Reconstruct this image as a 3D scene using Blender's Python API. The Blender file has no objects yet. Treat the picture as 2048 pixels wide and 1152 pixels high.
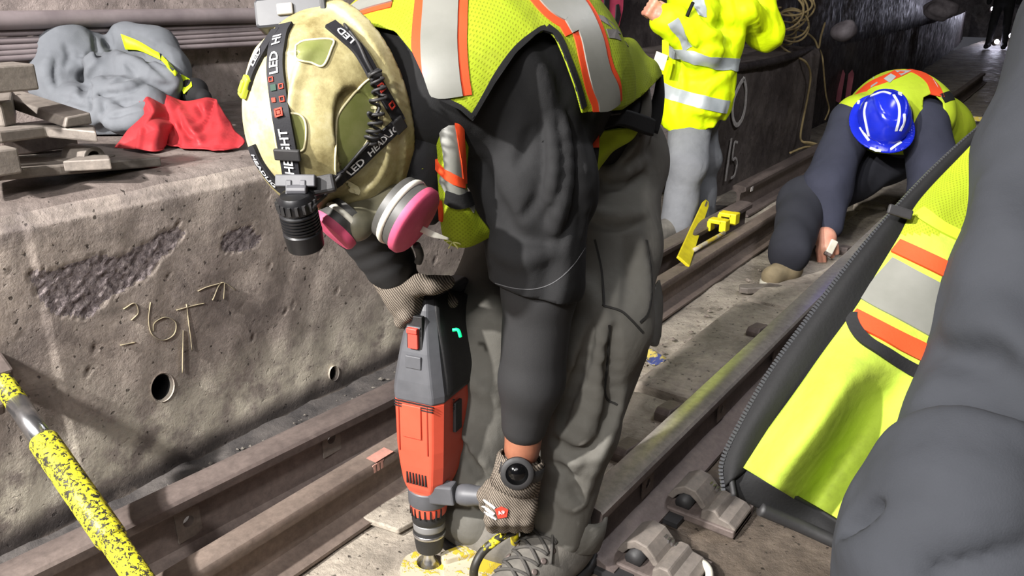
import bpy, bmesh, math, random
import numpy as np
from mathutils import Vector, Matrix
from mathutils.bvhtree import BVHTree
random.seed(7); RNG = np.random.default_rng(7)
scene = bpy.context.scene
COL = scene.collection
# ------------------------------------------------------------------ camera
F = 1600.0; PITCH = math.radians(20.4); YAW = math.radians(36.3); CAMH = 1.1
cam = bpy.data.cameras.new('camera'); cam.sensor_width = 36.0; cam.lens = 36.0 * F / 2048.0
cam.clip_start = 0.02; cam.clip_end = 200
camo = bpy.data.objects.new('camera', cam); COL.objects.link(camo)
camo.location = (0, 0, CAMH); camo.rotation_euler = (math.pi / 2 - PITCH, 0, YAW)
scene.camera = camo
# ------------------------------------------------------------------ view, world, lights
vs = scene.view_settings
vs.view_transform = 'Standard'; vs.look = 'None'; vs.gamma = 1.0; vs.use_curve_mapping = False
vs.exposure = 0.6
w = bpy.data.worlds.new('world'); scene.world = w; w.use_nodes = True
w.node_tree.nodes['Background'].inputs[0].default_value = (0.62, 0.62, 0.72, 1)
w.node_tree.nodes['Background'].inputs[1].default_value = 0.06
def lamp(name, kind, loc, target, energy, color=(1, 1, 1), **kw):
    l = bpy.data.lights.new(name, kind); l.energy = energy; l.color = color
    for k, v in kw.items(): setattr(l, k, v)
    o = bpy.data.objects.new(name, l); COL.objects.link(o); o.location = loc
    d = Vector(target) - Vector(loc); o.rotation_euler = d.to_track_quat('-Z', 'Y').to_euler()
    return o
# site floodlight on a stand close to the bench wall, behind and left of the photographer
lamp('work_floodlight', 'SPOT', (-1.48, -1.75, 2.65), (-0.95, 1.6, 0.4), 940, (1.0, 0.965, 0.93), spot_size=math.radians(100), spot_blend=0.6, shadow_soft_size=0.06)
# its twin on the other side of the track, softer and lower
lamp('work_floodlight_right', 'SPOT', (-0.25, -2.1, 2.7), (-1.2, 1.2, 0.3), 370, (1.0, 0.97, 0.94), spot_size=math.radians(95), spot_blend=0.7, shadow_soft_size=0.12)
# added narrow spot that brightens the standing worker and the far bench wall
lamp('far_fill_spot', 'SPOT', (-0.80, -1.95, 2.85), (-1.5, 4.1, 0.75), 430, (1.0, 0.98, 0.92), spot_size=math.radians(32), spot_blend=0.7, shadow_soft_size=0.07)
# soft fill added above and behind the camera, not a lamp of the site
lamp('soft_fill_light', 'AREA', (0.35, -0.9, 2.75), (-0.6, 1.6, 0.3), 24, (1.0, 0.97, 0.97), shape='DISK', size=1.4)
# added overhead fill that lifts the crouching worker and the far wall
lamp('overhead_fill', 'AREA', (0.1, 3.4, 2.95), (-0.7, 3.4, 0.0), 26, (0.95, 0.95, 1.0), shape='RECTANGLE', size=1.3, size_y=0.3)

# ------------------------------------------------------------------ helpers: camera geometry used for placing
_fh = np.array([-math.sin(YAW), math.cos(YAW), 0.0]); _R = np.array([math.cos(YAW), math.sin(YAW), 0.0])
_FW = _fh * math.cos(PITCH) + np.array([0, 0, -math.sin(PITCH)]); _UP = np.cross(_R, _FW)
_C = np.array([0, 0, CAMH])
def ray(x, y): return _FW + _R * (x - 1024) / F - _UP * (y - 576) / F
def P(x, y, t): return _C + ray(x, y) * t                      # t = depth along the optical axis, metres
def PZ(x, y, z): d = ray(x, y); return _C + d * ((z - CAMH) / d[2])
def PX(x, y, X): d = ray(x, y); return _C + d * (X / d[0])
def A(*p): return np.array(p, float)
def nrm(v): v = np.asarray(v, float); return v / (np.linalg.norm(v) + 1e-12)

# ------------------------------------------------------------------ helpers: objects
WORLD = {}
def link(o, parent, loc):
    COL.objects.link(o)
    if parent is not None:
        o.parent = parent; o.location = loc - WORLD[parent.name]
    else: o.location = loc
    WORLD[o.name] = np.array(loc, float)
def tag(o, label=None, cat=None, group=None, kind=None):
    if label: o['label'] = label
    if cat: o['category'] = cat
    if group: o['group'] = group
    if kind: o['kind'] = kind
    return o
def thing(name, loc, label, cat, group=None):
    o = bpy.data.objects.new(name, None); o.empty_display_size = 0.1
    link(o, None, np.array(loc, float)); return tag(o, label, cat, group)
def obj(name, geo, mat, parent=None, smooth=True, label=None, cat=None, group=None, kind=None, origin=None, solid=0, sub=0, bevel=0, uv=None, mats=None, midx=None, angle=None):
    V, Fc = geo; V = np.asarray(V, float)
    if origin is None: origin = WORLD[parent.name] if parent is not None else np.array([(V[:, 0].min() + V[:, 0].max()) / 2, (V[:, 1].min() + V[:, 1].max()) / 2, V[:, 2].min()])
    me = bpy.data.meshes.new(name)
    me.from_pydata((V - origin).tolist(), [], [list(map(int, f)) for f in Fc])
    for m in (mats or [mat]): me.materials.append(m)
    if midx is not None: me.polygons.foreach_set('material_index', np.asarray(midx, np.int32))
    if smooth: me.polygons.foreach_set('use_smooth', np.ones(len(me.polygons), bool))
    if uv is not None:
        l = me.uv_layers.new(name='UVMap'); vi = np.empty(len(me.loops), np.int32); me.loops.foreach_get('vertex_index', vi)
        l.data.foreach_set('uv', np.asarray(uv)[vi].astype(np.float32).ravel())
    if smooth and angle is not None: me.set_sharp_from_angle(angle=math.radians(angle))
    me.update()
    o = bpy.data.objects.new(name, me); link(o, parent, origin)
    if solid: m = o.modifiers.new('s', 'SOLIDIFY'); m.thickness = solid; m.offset = 0
    if bevel: m = o.modifiers.new('b', 'BEVEL'); m.width = bevel; m.segments = 2; m.limit_method = 'ANGLE'; m.angle_limit = math.radians(40)
    if sub: m = o.modifiers.new('d', 'SUBSURF'); m.levels = sub; m.render_levels = sub
    return tag(o, label, cat, group, kind)
def merge(*gs):
    V = []; Fc = []; n = 0
    for v, f in gs:
        v = np.asarray(v, float); V.append(v); Fc += [[i + n for i in q] for q in f]; n += len(v)
    return np.vstack(V), Fc
def frame(d, up=(0, 0, 1)):
    d = nrm(d); u = np.asarray(up, float); u = u - d * (u @ d)
    if np.linalg.norm(u) < 1e-3: u = np.array([1.0, 0, 0]); u = u - d * (u @ d)
    u = nrm(u); return np.cross(u, d), u, d          # side, up, dir
def box(c, s, M=None):
    c = np.asarray(c, float); s = np.asarray(s, float) / 2
    V = np.array([[x, y, z] for x in (-1, 1) for y in (-1, 1) for z in (-1, 1)], float) * s
    if M is not None: V = V @ np.asarray(M, float)       # rows of M are the box axes
    return V + c, [[0, 1, 3, 2], [4, 6, 7, 5], [0, 4, 5, 1], [2, 3, 7, 6], [0, 2, 6, 4], [1, 5, 7, 3]]
def prism(poly, o, ex, ey, ez, h0, h1):
    """polygon in the (ex, ey) plane at o, extruded along ez from h0 to h1"""
    n = len(poly); o, ex, ey, ez = map(lambda a: np.asarray(a, float), (o, ex, ey, ez))
    V = [o + ex * p[0] + ey * p[1] + ez * h for h in (h0, h1) for p in poly]
    Fc = [[i, (i + 1) % n, n + (i + 1) % n, n + i] for i in range(n)] + [list(range(n))[::-1], list(range(n, 2 * n))]
    return np.array(V), Fc
def smooth_path(pts, n):
    pts = np.asarray(pts, float); k = len(pts)
    if k == 2: t = np.linspace(0, 1, n)[:, None]; return pts[0] * (1 - t) + pts[1] * t
    E = np.vstack([2 * pts[0] - pts[1], pts, 2 * pts[-1] - pts[-2]])
    u = np.linspace(0, k - 1, n); i = np.minimum(u.astype(int), k - 2); t = (u - i)[:, None]
    a, b, c, d = E[i], E[i + 1], E[i + 2], E[i + 3]
    return 0.5 * (2 * b + (c - a) * t + (2 * a - 5 * b + 4 * c - d) * t ** 2 + (3 * b - a - 3 * c + d) * t ** 3)
def frames(pts, up=None):
    T = np.gradient(pts, axis=0); T /= np.linalg.norm(T, axis=1)[:, None] + 1e-12
    N = np.zeros_like(pts); s, u, _ = frame(T[0], up if up is not None else (0.1, 0.2, 1)); N[0] = u
    for i in range(1, len(pts)):
        if up is not None: v = np.asarray(up, float)
        else: v = N[i - 1]
        v = v - T[i] * (v @ T[i]); N[i] = nrm(v) if np.linalg.norm(v) > 1e-4 else N[i - 1]
    return T, N, np.cross(T, N)
def tube(pts, r, seg=10, n=None, r2=None, up=None, cap=True, closed=False):
    """swept tube; r / r2 may be lists along the path (radii across N and B)"""
    n = n or max(2, len(pts)); q = smooth_path(pts, n)
    rr = np.interp(np.linspace(0, 1, n), np.linspace(0, 1, len(np.atleast_1d(r))), np.atleast_1d(r))
    rb = rr if r2 is None else np.interp(np.linspace(0, 1, n), np.linspace(0, 1, len(np.atleast_1d(r2))), np.atleast_1d(r2))
    T, N, B = frames(q, up); a = np.linspace(0, 2 * np.pi, seg, endpoint=False)
    V = (q[:, None] + N[:, None] * (rr[:, None] * np.cos(a))[..., None] + B[:, None] * (rb[:, None] * np.sin(a))[..., None]).reshape(-1, 3)
    Fc = [[i * seg + j, i * seg + (j + 1) % seg, (i + 1) * seg + (j + 1) % seg, (i + 1) * seg + j] for i in range(n - 1) for j in range(seg)]
    if cap: Fc += [list(range(seg))[::-1], [(n - 1) * seg + j for j in range(seg)]]
    return V, Fc
def lathe(prof, o, ax, seg=28, up=(0.13, 0.2, 1), cap=True):
    """profile [(radius, height along ax)]"""
    s, u, d = frame(ax, up); o = np.asarray(o, float); a = np.linspace(0, 2 * np.pi, seg, endpoint=False)
    V = np.array([o + d * h + (s * math.cos(t) + u * math.sin(t)) * max(r, 1e-4) for r, h in prof for t in a]); n = len(prof)
    Fc = [[i * seg + j, i * seg + (j + 1) % seg, (i + 1) * seg + (j + 1) % seg, (i + 1) * seg + j] for i in range(n - 1) for j in range(seg)]
    if cap: Fc += [list(range(seg))[::-1], [(n - 1) * seg + j for j in range(seg)]]
    return V, Fc
def loft(rings, cap=True):
    """rings: list of equal length lists of points"""
    m = len(rings[0]); V = np.vstack([np.asarray(r, float) for r in rings]); n = len(rings)
    Fc = [[i * m + j, i * m + (j + 1) % m, (i + 1) * m + (j + 1) % m, (i + 1) * m + j] for i in range(n - 1) for j in range(m)]
    if cap: Fc += [list(range(m))[::-1], [(n - 1) * m + j for j in range(m)]]
    return V, Fc
def sheet(ctrl, nu, nv):
    """Catmull-Rom patch through a grid of control points (rows u, columns v) -> V, F, uv in metres"""
    C = np.asarray(ctrl, float)
    R1 = np.stack([smooth_path(C[:, j], nu) for j in range(C.shape[1])], 1)
    G = np.stack([smooth_path(R1[i], nv) for i in range(nu)], 0)
    V = G.reshape(-1, 3); Fc = [[i * nv + j, (i + 1) * nv + j, (i + 1) * nv + j + 1, i * nv + j + 1] for i in range(nu - 1) for j in range(nv - 1)]
    du = np.concatenate([[0], np.cumsum(np.linalg.norm(np.diff(G.mean(1), axis=0), axis=1))]); dv = np.concatenate([[0], np.cumsum(np.linalg.norm(np.diff(G.mean(0), axis=0), axis=1))])
    uv = np.stack(np.meshgrid(du, dv, indexing='ij'), -1).reshape(-1, 2)
    return V, Fc, uv
def ribbon(pts, nor, width, lift=0.002, n=None, thick=0.0012, cols=5, bvh=None):
    """flat tape along pts lying on a surface with normals nor; returned as a thin closed strip"""
    n = n or len(pts) * 4; q = smooth_path(pts, n); m = smooth_path(nor, n)
    T = np.gradient(q, axis=0); T /= np.linalg.norm(T, axis=1)[:, None] + 1e-12
    m = m - T * (m * T).sum(1)[:, None]; m /= np.linalg.norm(m, axis=1)[:, None] + 1e-12
    S = np.cross(T, m)
    wd = np.interp(np.linspace(0, 1, n), np.linspace(0, 1, len(np.atleast_1d(width))), np.atleast_1d(width))
    G = np.zeros((n, cols, 3)); NN = np.repeat(m[:, None], cols, 1)
    for j in range(cols):
        e = (j / (cols - 1) - 0.5)
        G[:, j] = q + S * (wd * e)[:, None]
    if bvh is not None:
        for i in range(n):
            for j in range(cols):
                h = bvh.find_nearest(Vector(G[i, j]), 0.06)
                if h[0] is not None:
                    G[i, j] = np.array(h[0]); nn = np.array(h[1]); NN[i, j] = nn if nn @ m[i] > 0 else m[i]
    top = G + NN * (lift + thick); bot = G + NN * (lift - 0.003)
    rings = [np.vstack([top[i], bot[i][::-1]]) for i in range(n)]
    return loft(rings)
def tri(geo):
    V, Fc = geo; T = []
    for f in Fc:
        for k in range(1, len(f) - 1): T.append((f[0], f[k], f[k + 1]))
    return np.asarray(V), T
def clip(geo, s):
    """keep the part of the mesh where the per-vertex scalar s is > 0, cutting faces cleanly"""
    V, T = tri(geo); V = list(map(np.asarray, V)); s = list(s); cache = {}; out = []
    def mid(a, b):
        k = (min(a, b), max(a, b))
        if k not in cache:
            t = s[a] / (s[a] - s[b]); cache[k] = len(V); V.append(V[a] * (1 - t) + V[b] * t)
        return cache[k]
    for f in T:
        pos = [s[i] > 0 for i in f]
        if all(pos): out.append(list(f)); continue
        if not any(pos): continue
        g = []
        for k in range(3):
            a, b = f[k], f[(k + 1) % 3]
            if s[a] > 0: g.append(a)
            if (s[a] > 0) != (s[b] > 0): g.append(mid(a, b))
        if len(g) > 2: out.append(g)
    used = sorted({i for f in out for i in f}); mp = {j: i for i, j in enumerate(used)}
    return np.array([V[i] for i in used]).reshape(-1, 3), [[mp[i] for i in f] for f in out]
# ------------------------------------------------------------------ helpers: distance-field modelling
def smin(a, b, k):
    h = np.clip(0.5 + 0.5 * (b - a) / k, 0, 1); return b * (1 - h) + a * h - k * h * (1 - h)
def rc(p, a, b, ra, rb):
    a = np.asarray(a, float); b = np.asarray(b, float); d = b - a; q = p - a
    h = np.clip((q @ d) / (d @ d + 1e-12), 0, 1)
    return np.linalg.norm(q - h[:, None] * d, axis=1) - (ra + (rb - ra) * h)
def chain(p, pts, rad, k=0.02):
    r = None
    for i in range(len(pts) - 1):
        d = rc(p, pts[i], pts[i + 1], rad[i], rad[i + 1]); r = d if r is None else smin(r, d, k)
    return r
def ell(p, c, r, M=None):
    q = p - np.asarray(c, float)
    if M is not None: q = q @ np.asarray(M, float).T
    r = np.asarray(r, float); k0 = np.linalg.norm(q / r, axis=1); k1 = np.linalg.norm(q / (r * r), axis=1)
    return k0 * (k0 - 1) / (k1 + 1e-9)
def rbox(p, c, s, M=None, r=0.01):
    q = p - np.asarray(c, float)
    if M is not None: q = q @ np.asarray(M, float).T
    q = np.abs(q) - (np.asarray(s, float) / 2 - r)
    return np.linalg.norm(np.maximum(q, 0), axis=1) + np.minimum(q.max(1), 0) - r
def wob(p, f, seed=0):
    """cheap smooth noise, about -1..1"""
    g = np.random.default_rng(seed); r = np.zeros(len(p))
    for i in range(5):
        d = nrm(g.normal(size=3)); ph = g.uniform(0, 6.3); e = nrm(g.normal(size=3))
        r += np.sin((p @ d) * f * (0.7 + 0.25 * i) + ph + 1.3 * np.sin((p @ e) * f * 0.6 + ph))
    return r / 3.0
def snets(f, lo, hi, h, project=1):
    lo = np.asarray(lo, float); hi = np.asarray(hi, float); B = 4
    n = (np.ceil((hi - lo) / (h * B)).astype(int)) * B
    cc = [lo[a] + (np.arange(n[a] // B) + 0.5) * h * B for a in range(3)]
    G = np.stack(np.meshgrid(*cc, indexing='ij'), -1).reshape(-1, 3); dc = f(G)
    near = (np.abs(dc) < h * B * 1.6).reshape([n[a] // B for a in range(3)])
    D = np.where(dc < 0, -1.0, 1.0).reshape(near.shape)
    D = D.repeat(B, 0).repeat(B, 1).repeat(B, 2); m = near.repeat(B, 0).repeat(B, 1).repeat(B, 2)
    idx = np.argwhere(m); pts = lo + (idx + 0.5) * h
    D[tuple(idx.T)] = f(pts) if len(pts) else 0
    D = np.pad(D, 1, constant_values=1.0); lo2 = lo - 0.5 * h
    S = D < 0
    c8 = [S[i:S.shape[0] - 1 + i, j:S.shape[1] - 1 + j, k:S.shape[2] - 1 + k] for i in (0, 1) for j in (0, 1) for k in (0, 1)]
    sm = sum(c.astype(np.int8) for c in c8); act = (sm > 0) & (sm < 8)
    ci = np.argwhere(act); vid = -np.ones(act.shape, int); vid[act] = np.arange(len(ci))
    acc = np.zeros((len(ci), 3)); cnt = np.zeros(len(ci))
    for a in range(3):
        for u in (0, 1):
            for v in (0, 1):
                o0 = [0, 0, 0]; b, c = [x for x in range(3) if x != a]; o0[b] = u; o0[c] = v; o1 = list(o0); o1[a] = 1
                d0 = D[tuple((ci + o0).T)]; d1 = D[tuple((ci + o1).T)]; x = (d0 < 0) != (d1 < 0)
                t = np.where(x, d0 / (d0 - d1 + 1e-12), 0); pt = np.tile(np.array(o0, float), (len(ci), 1)); pt[:, a] = t
                acc[x] += pt[x]; cnt[x] += 1
    V = lo2 + (ci + acc / np.maximum(cnt, 1)[:, None]) * h
    Fc = []
    for a in range(3):
        b, c = [(1, 2), (2, 0), (0, 1)][a]
        sl0 = [slice(None)] * 3; sl1 = [slice(None)] * 3; sl0[a] = slice(0, -1); sl1[a] = slice(1, None)
        s0 = S[tuple(sl0)]; s1 = S[tuple(sl1)]; e = np.argwhere(s0 != s1)
        e = e[(e[:, b] > 0) & (e[:, c] > 0) & (e[:, b] < S.shape[b] - 1) & (e[:, c] < S.shape[c] - 1)]
        q = []
        for db, dc_ in ((1, 1), (0, 1), (0, 0), (1, 0)):
            k = e.copy(); k[:, b] -= db; k[:, c] -= dc_; q.append(vid[tuple(k.T)])
        Q = np.stack(q, 1); fl = ~s0[tuple(e.T)]; Q[fl] = Q[fl][:, ::-1]; Fc.append(Q)
    Fc = np.vstack(Fc); Fc = Fc[(Fc >= 0).all(1)]
    for _ in range(project):
        g = grad(f, V); d = f(V); V = V - g * np.clip(d, -h, h)[:, None] * 0.9
    return V, Fc.tolist()
def grad(f, V, e=0.002):
    g = np.stack([f(V + A(e, 0, 0)) - f(V - A(e, 0, 0)), f(V + A(0, e, 0)) - f(V - A(0, e, 0)), f(V + A(0, 0, e)) - f(V - A(0, 0, e))], 1)
    return g / (np.linalg.norm(g, axis=1)[:, None] + 1e-9)
def bvh_of(*geos):
    V, Fc = merge(*geos); return BVHTree.FromPolygons([Vector(v) for v in V], [list(map(int, f)) for f in Fc])
def cast(bvh, path, t0=0.05, tdef=None):
    """drop a drawn line on a surface as seen from where the photographer stands -> points, normals"""
    q = []; nn = []
    for x, y in path:
        d = ray(x, y); h = bvh.ray_cast(Vector(_C + d * t0), Vector(nrm(d)))
        if h[0] is None:
            continue
        q.append(np.array(h[0])); n = np.array(h[1]); nn.append(n if n @ d < 0 else -n)
    return np.array(q), np.array(nn)
def pxpath(path, n):
    return smooth_path(np.array([(x, y, 0) for x, y in path], float), n)[:, :2]
def tape(name, bvh, path, width, mat, parent, n=None, lift=0.002, up=None, label=None, cols=5):
    n = n or max(8, len(path) * 6)
    q, m = cast(bvh, pxpath(path, n))
    if len(q) < 3: return None
    # light smoothing so that the tape keeps a soft line over wrinkles
    for _ in range(2):
        m[1:-1] = (m[:-2] + m[1:-1] * 2 + m[2:]) / 4
    return obj(name, ribbon(q, m, width, lift, n=len(q), bvh=bvh, cols=cols), mat, parent, label=label, angle=50)
def text2d(s, size, bold=False, extr=0.0):
    cu = bpy.data.curves.new('t', 'FONT'); cu.body = s; cu.size = size; cu.extrude = extr; cu.resolution_u = 2
    cu.align_x = 'CENTER'; cu.align_y = 'CENTER'
    if bold: cu.offset = size * 0.02
    o = bpy.data.objects.new('t', cu); COL.objects.link(o); dg = bpy.context.evaluated_depsgraph_get(); dg.update()
    me = o.evaluated_get(dg).to_mesh(); V = np.array([v.co[:] for v in me.vertices]).reshape(-1, 3); Fc = [list(p.vertices) for p in me.polygons]
    o.evaluated_get(dg).to_mesh_clear(); bpy.data.objects.remove(o); bpy.data.curves.remove(cu)
    return V, Fc
def text_on(s, size, o, ex, ey, lift=0.001, bold=False):
    V, Fc = text2d(s, size, bold); ex = nrm(ex); ey = nrm(ey); ez = np.cross(ex, ey)
    return np.asarray(o, float) + V[:, :1] * ex + V[:, 1:2] * ey + ez * lift, Fc
def text_path(s, size, pts, nor, at, lift=0.003, flip=1, bold=True):
    """bend flat lettering along a path lying on a surface; `at` = metres along the path of the text's middle"""
    V, Fc = text2d(s, size, bold); q = smooth_path(pts, 120); m = smooth_path(nor, 120)
    L = np.concatenate([[0], np.cumsum(np.linalg.norm(np.diff(q, axis=0), axis=1))]); T = np.gradient(q, axis=0); T /= np.linalg.norm(T, axis=1)[:, None]
    m = m / np.linalg.norm(m, axis=1)[:, None]; S = np.cross(m, T)
    u = at + V[:, 0] * flip
    ip = lambda Q: np.stack([np.interp(u, L, Q[:, k]) for k in range(3)], 1)
    return ip(q) + ip(S) * (V[:, 1:2] * flip) + ip(m) * lift, Fc
def to_px(V):
    d = np.asarray(V, float) - _C; z = d @ _FW; return np.stack([1024 + F * (d @ _R) / z, 576 - F * (d @ _UP) / z], 1), z
def poly_sd(q, poly):
    """signed distance to a 2-D polygon, positive outside"""
    poly = np.asarray(poly, float); d = np.full(len(q), 1e9); ins = np.zeros(len(q), bool)
    for i in range(len(poly)):
        a, b = poly[i], poly[(i + 1) % len(poly)]; e = b - a; w_ = q - a; h = np.clip((w_ @ e) / (e @ e), 0, 1); d = np.minimum(d, np.linalg.norm(w_ - h[:, None] * e, axis=1))
        c = ((a[1] > q[:, 1]) != (b[1] > q[:, 1])); xx = (b[0] - a[0]) * (q[:, 1] - a[1]) / (b[1] - a[1] + 1e-12) + a[0]; ins ^= c & (q[:, 0] < xx)
    return np.where(ins, -d, d)
def wrinkled(f, base, marks):
    """marks: (drawn line, radius, blend, +1 ridge / -1 crease) laid on the surface of the base mesh"""
    b = bvh_of(base); L = []
    for path, r, k, s in marks:
        q, m = cast(b, pxpath(path, max(4, len(path) * 2)))
        if len(q) < 2: continue
        c = q - m * r * (0.35 if s > 0 else -0.15); rr = r * np.sin(np.linspace(0.25, math.pi - 0.25, len(c))) ** 0.6
        L.append((c, rr, k, s, c.min(0) - 0.08, c.max(0) + 0.08))
    def g(p):
        d = f(p)
        for c, rr, k, s, lo, hi in L:
            m = ((p > lo) & (p < hi)).all(1)
            if not m.any(): continue
            e = chain(p[m], c, rr, k * 0.5); d[m] = smin(d[m], e, k) if s > 0 else -smin(-d[m], e, k)
        return d
    return g
# ------------------------------------------------------------------ materials
def lin(c): return tuple((x / 12.92 if x <= 0.04045 else ((x + 0.055) / 1.055) ** 2.4) for x in [v / 255.0 for v in c]) + (1.0,)
class NT:
    def __init__(s, name):
        s.m = bpy.data.materials.new(name); s.m.use_nodes = True; s.t = s.m.node_tree; s.n = s.t.nodes; s.b = s.n['Principled BSDF']
        s.tc = s.n.new('ShaderNodeTexCoord')
    def add(s, ty, **kw):
        x = s.n.new('ShaderNode' + ty)
        for k, v in kw.items():
            if k.startswith('i_'):
                k2 = k[2:].replace('_', ' '); (x.inputs[int(k2)] if k2.isdigit() else x.inputs[k2]).default_value = v
            else: setattr(x, k, v)
        return x
    def L(s, a, b): s.t.links.new(a, b)
    def noise(s, scale, detail=4, rough=0.6, co='Object', stretch=None, dist=0.0):
        n = s.add('TexNoise', i_Scale=scale, i_Detail=detail, i_Roughness=rough, i_Distortion=dist)
        src = s.tc.outputs[co]
        if stretch: mp = s.add('Mapping'); mp.inputs['Scale'].default_value = stretch; s.L(src, mp.inputs[0]); src = mp.outputs[0]
        s.L(src, n.inputs['Vector']); return n.outputs['Fac']
    def ramp(s, fac, stops, interp='LINEAR'):
        r = s.add('ValToRGB'); r.color_ramp.interpolation = interp; e = r.color_ramp.elements
        while len(e) < len(stops): e.new(0.5)
        for k, (p, c) in enumerate(stops):
            e[k].position = p; e[k].color = c if len(c) == 4 else lin(c)
        s.L(fac, r.inputs[0]); return r.outputs[0]
    def mix(s, fac, a, b, mode='MIX'):
        x = s.add('Mix', data_type='RGBA', blend_type=mode); 
        for v, k in ((fac, 0), (a, 6), (b, 7)):
            if hasattr(v, 'is_linked') or hasattr(v, 'links'): s.L(v, x.inputs[k])
            elif k == 0: x.inputs[0].default_value = v
            else: x.inputs[k].default_value = v if len(v) == 4 else lin(v)
        return x.outputs[2]
    def math(s, op, a, b=0.0, c=0.0):
        x = s.add('Math', operation=op)
        for k, v in enumerate((a, b, c)):
            if hasattr(v, 'links'): s.L(v, x.inputs[k])
            else: x.inputs[k].default_value = v
        return x.outputs[0]
    def bump(s, h, dist=0.002, strength=0.6):
        b = s.add('Bump', i_Strength=strength, i_Distance=dist); s.L(h, b.inputs['Height'])
        prev = s.b.inputs['Normal'].links
        if prev: s.L(prev[0].from_socket, b.inputs['Normal'])
        s.L(b.outputs[0], s.b.inputs['Normal'])
    def col(s, c):
        if hasattr(c, 'links'): s.L(c, s.b.inputs['Base Color'])
        else: s.b.inputs['Base Color'].default_value = lin(c)
    def set(s, **kw):
        for k, v in kw.items():
            k = k.replace('_', ' ')
            if hasattr(v, 'links'): s.L(v, s.b.inputs[k])
            else: s.b.inputs[k].default_value = v
        return s
def mk(name, c1, c2=None, rough=0.7, metal=0.0, scale=12, bump=0.0, bscale=60, dist=0.002, spec=0.5, lo=0.35, hi=0.7, stretch=None, detail=4):
    t = NT(name)
    if c2: t.col(t.ramp(t.noise(scale, detail, 0.65, stretch=stretch), [(lo, c1), (hi, c2)]))
    else: t.col(c1)
    t.set(Roughness=rough, Metallic=metal, Specular_IOR_Level=spec)
    if bump: t.bump(t.noise(bscale, 5, 0.65), dist, bump)
    return t.m
# ------------------------------------------------------------------ shared materials
def concrete(name, c1, c2, c3, stain=True, bump=0.5, speck=True, mott=0.4):
    t = NT(name)
    base = t.ramp(t.noise(2.6, 8, 0.62), [(0.3, c1), (0.52, c2), (0.74, c3)])
    fine = t.ramp(t.noise(38, 6, 0.7), [(0.3, (120, 120, 120)), (0.7, (255, 255, 255))])
    c = t.mix(0.4, base, fine, 'MULTIPLY')
    if speck:
        sp = t.ramp(t.noise(120, 3, 0.5), [(0.70, (0, 0, 0)), (0.76, (255, 255, 255))]); c = t.mix(t.math('MULTIPLY', sp, 0.35), c, (190, 182, 172))
    mot = t.ramp(t.noise(7, 9, 0.75, dist=0.8), [(0.40, (92, 90, 92)), (0.56, (255, 255, 255))]); c = t.mix(mott, c, mot, 'MULTIPLY')
    pit = t.ramp(t.noise(75, 2, 0.4), [(0.26, (60, 56, 54)), (0.33, (255, 255, 255))]); c = t.mix(0.8, c, pit, 'MULTIPLY')
    t.bump(pit, 0.003, 0.5)
    t.col(c); t.set(Roughness=t.ramp(t.noise(9, 4), [(0.3, (150, 150, 150)), (0.7, (225, 225, 225))]), Specular_IOR_Level=0.3)
    t.bump(t.noise(16, 8, 0.7), 0.012, bump); t.bump(t.noise(140, 4, 0.7), 0.002, 0.5)
    return t
M = {}
tw = concrete('bench_wall_concrete', (146, 135, 129), (175, 163, 153), (197, 187, 174))
def stain(t, col, axis_mask, nscale, lo, hi, amt):
    """mix a stain colour where a height mask and a noise mask meet"""
    nm = t.ramp(t.noise(nscale, 6, 0.65), [(lo, (0, 0, 0)), (hi, (255, 255, 255))])
    f = t.math('MULTIPLY', t.math('MULTIPLY', nm, axis_mask), amt)
    old = t.b.inputs['Base Color'].links[0].from_socket; t.col(t.mix(f, old, col))
sepz = tw.add('SeparateXYZ'); tw.L(tw.tc.outputs['Object'], sepz.inputs[0])
zz = sepz.outputs[2]
band = lambda t, z, a, b, c, d: t.ramp(t.math('MULTIPLY', z, 1.0), [(a, (0, 0, 0)), (b, (255, 255, 255)), (c, (255, 255, 255)), (d, (0, 0, 0))])
stain(tw, (206, 198, 180), band(tw, zz, 0.04, 0.08, 0.13, 0.27), 14, 0.40, 0.56, 1.0)       # lime bloom above the dirt line
stain(tw, (52, 48, 48), band(tw, zz, 0.0, 0.01, 0.03, 0.075), 6, 0.25, 0.45, 0.9)             # soot and grease at the foot
stain(tw, (70, 62, 64), band(tw, zz, 0.3, 0.4, 0.9, 0.95), 4, 0.5, 0.68, 0.6)
sepy = sepz.outputs[1]
M['wall'] = tw.m
M['bench'] = concrete('bench_top_concrete', (112, 101, 96), (140, 129, 123), (160, 149, 142)).m
M['floor'] = concrete('track_bed_concrete', (136, 127, 117), (178, 168, 154), (204, 194, 178), bump=0.8).m
M['soot'] = concrete('sooty_tunnel_wall', (58, 52, 53), (82, 75, 75), (104, 96, 92), bump=0.6).m
M['backwall'] = concrete('back_wall_concrete', (130, 118, 116), (164, 151, 146), (190, 176, 169)).m
def steel(name, c1, c2, rough, metal=0.6, bump=0.25, sc=9, bs=70):
    t = NT(name); t.col(t.mix(0.5, t.ramp(t.noise(sc, 7, 0.65, stretch=(1, 0.25, 1)), [(0.32, c1), (0.7, c2)]), t.ramp(t.noise(55, 5, 0.7), [(0.3, (140, 135, 130)), (0.7, (255, 250, 245))]), 'MULTIPLY'))
    t.set(Roughness=rough, Metallic=metal, Specular_IOR_Level=0.4); t.bump(t.noise(bs, 5, 0.7), 0.0025, bump); return t.m
M['rail'] = steel('rusty_rail_steel', (102, 91, 85), (146, 132, 122), 0.62, 0.25)
M['rail_dark'] = steel('dark_rail_steel', (92, 83, 81), (134, 122, 117), 0.55, 0.3)
M['rail_worn'] = steel('polished_rail_head', (176, 170, 164), (214, 208, 202), 0.27, 0.55, 0.06, 5, 30)
M['plate'] = steel('tie_plate_steel', (112, 106, 101), (152, 144, 136), 0.6, 0.2)
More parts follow.
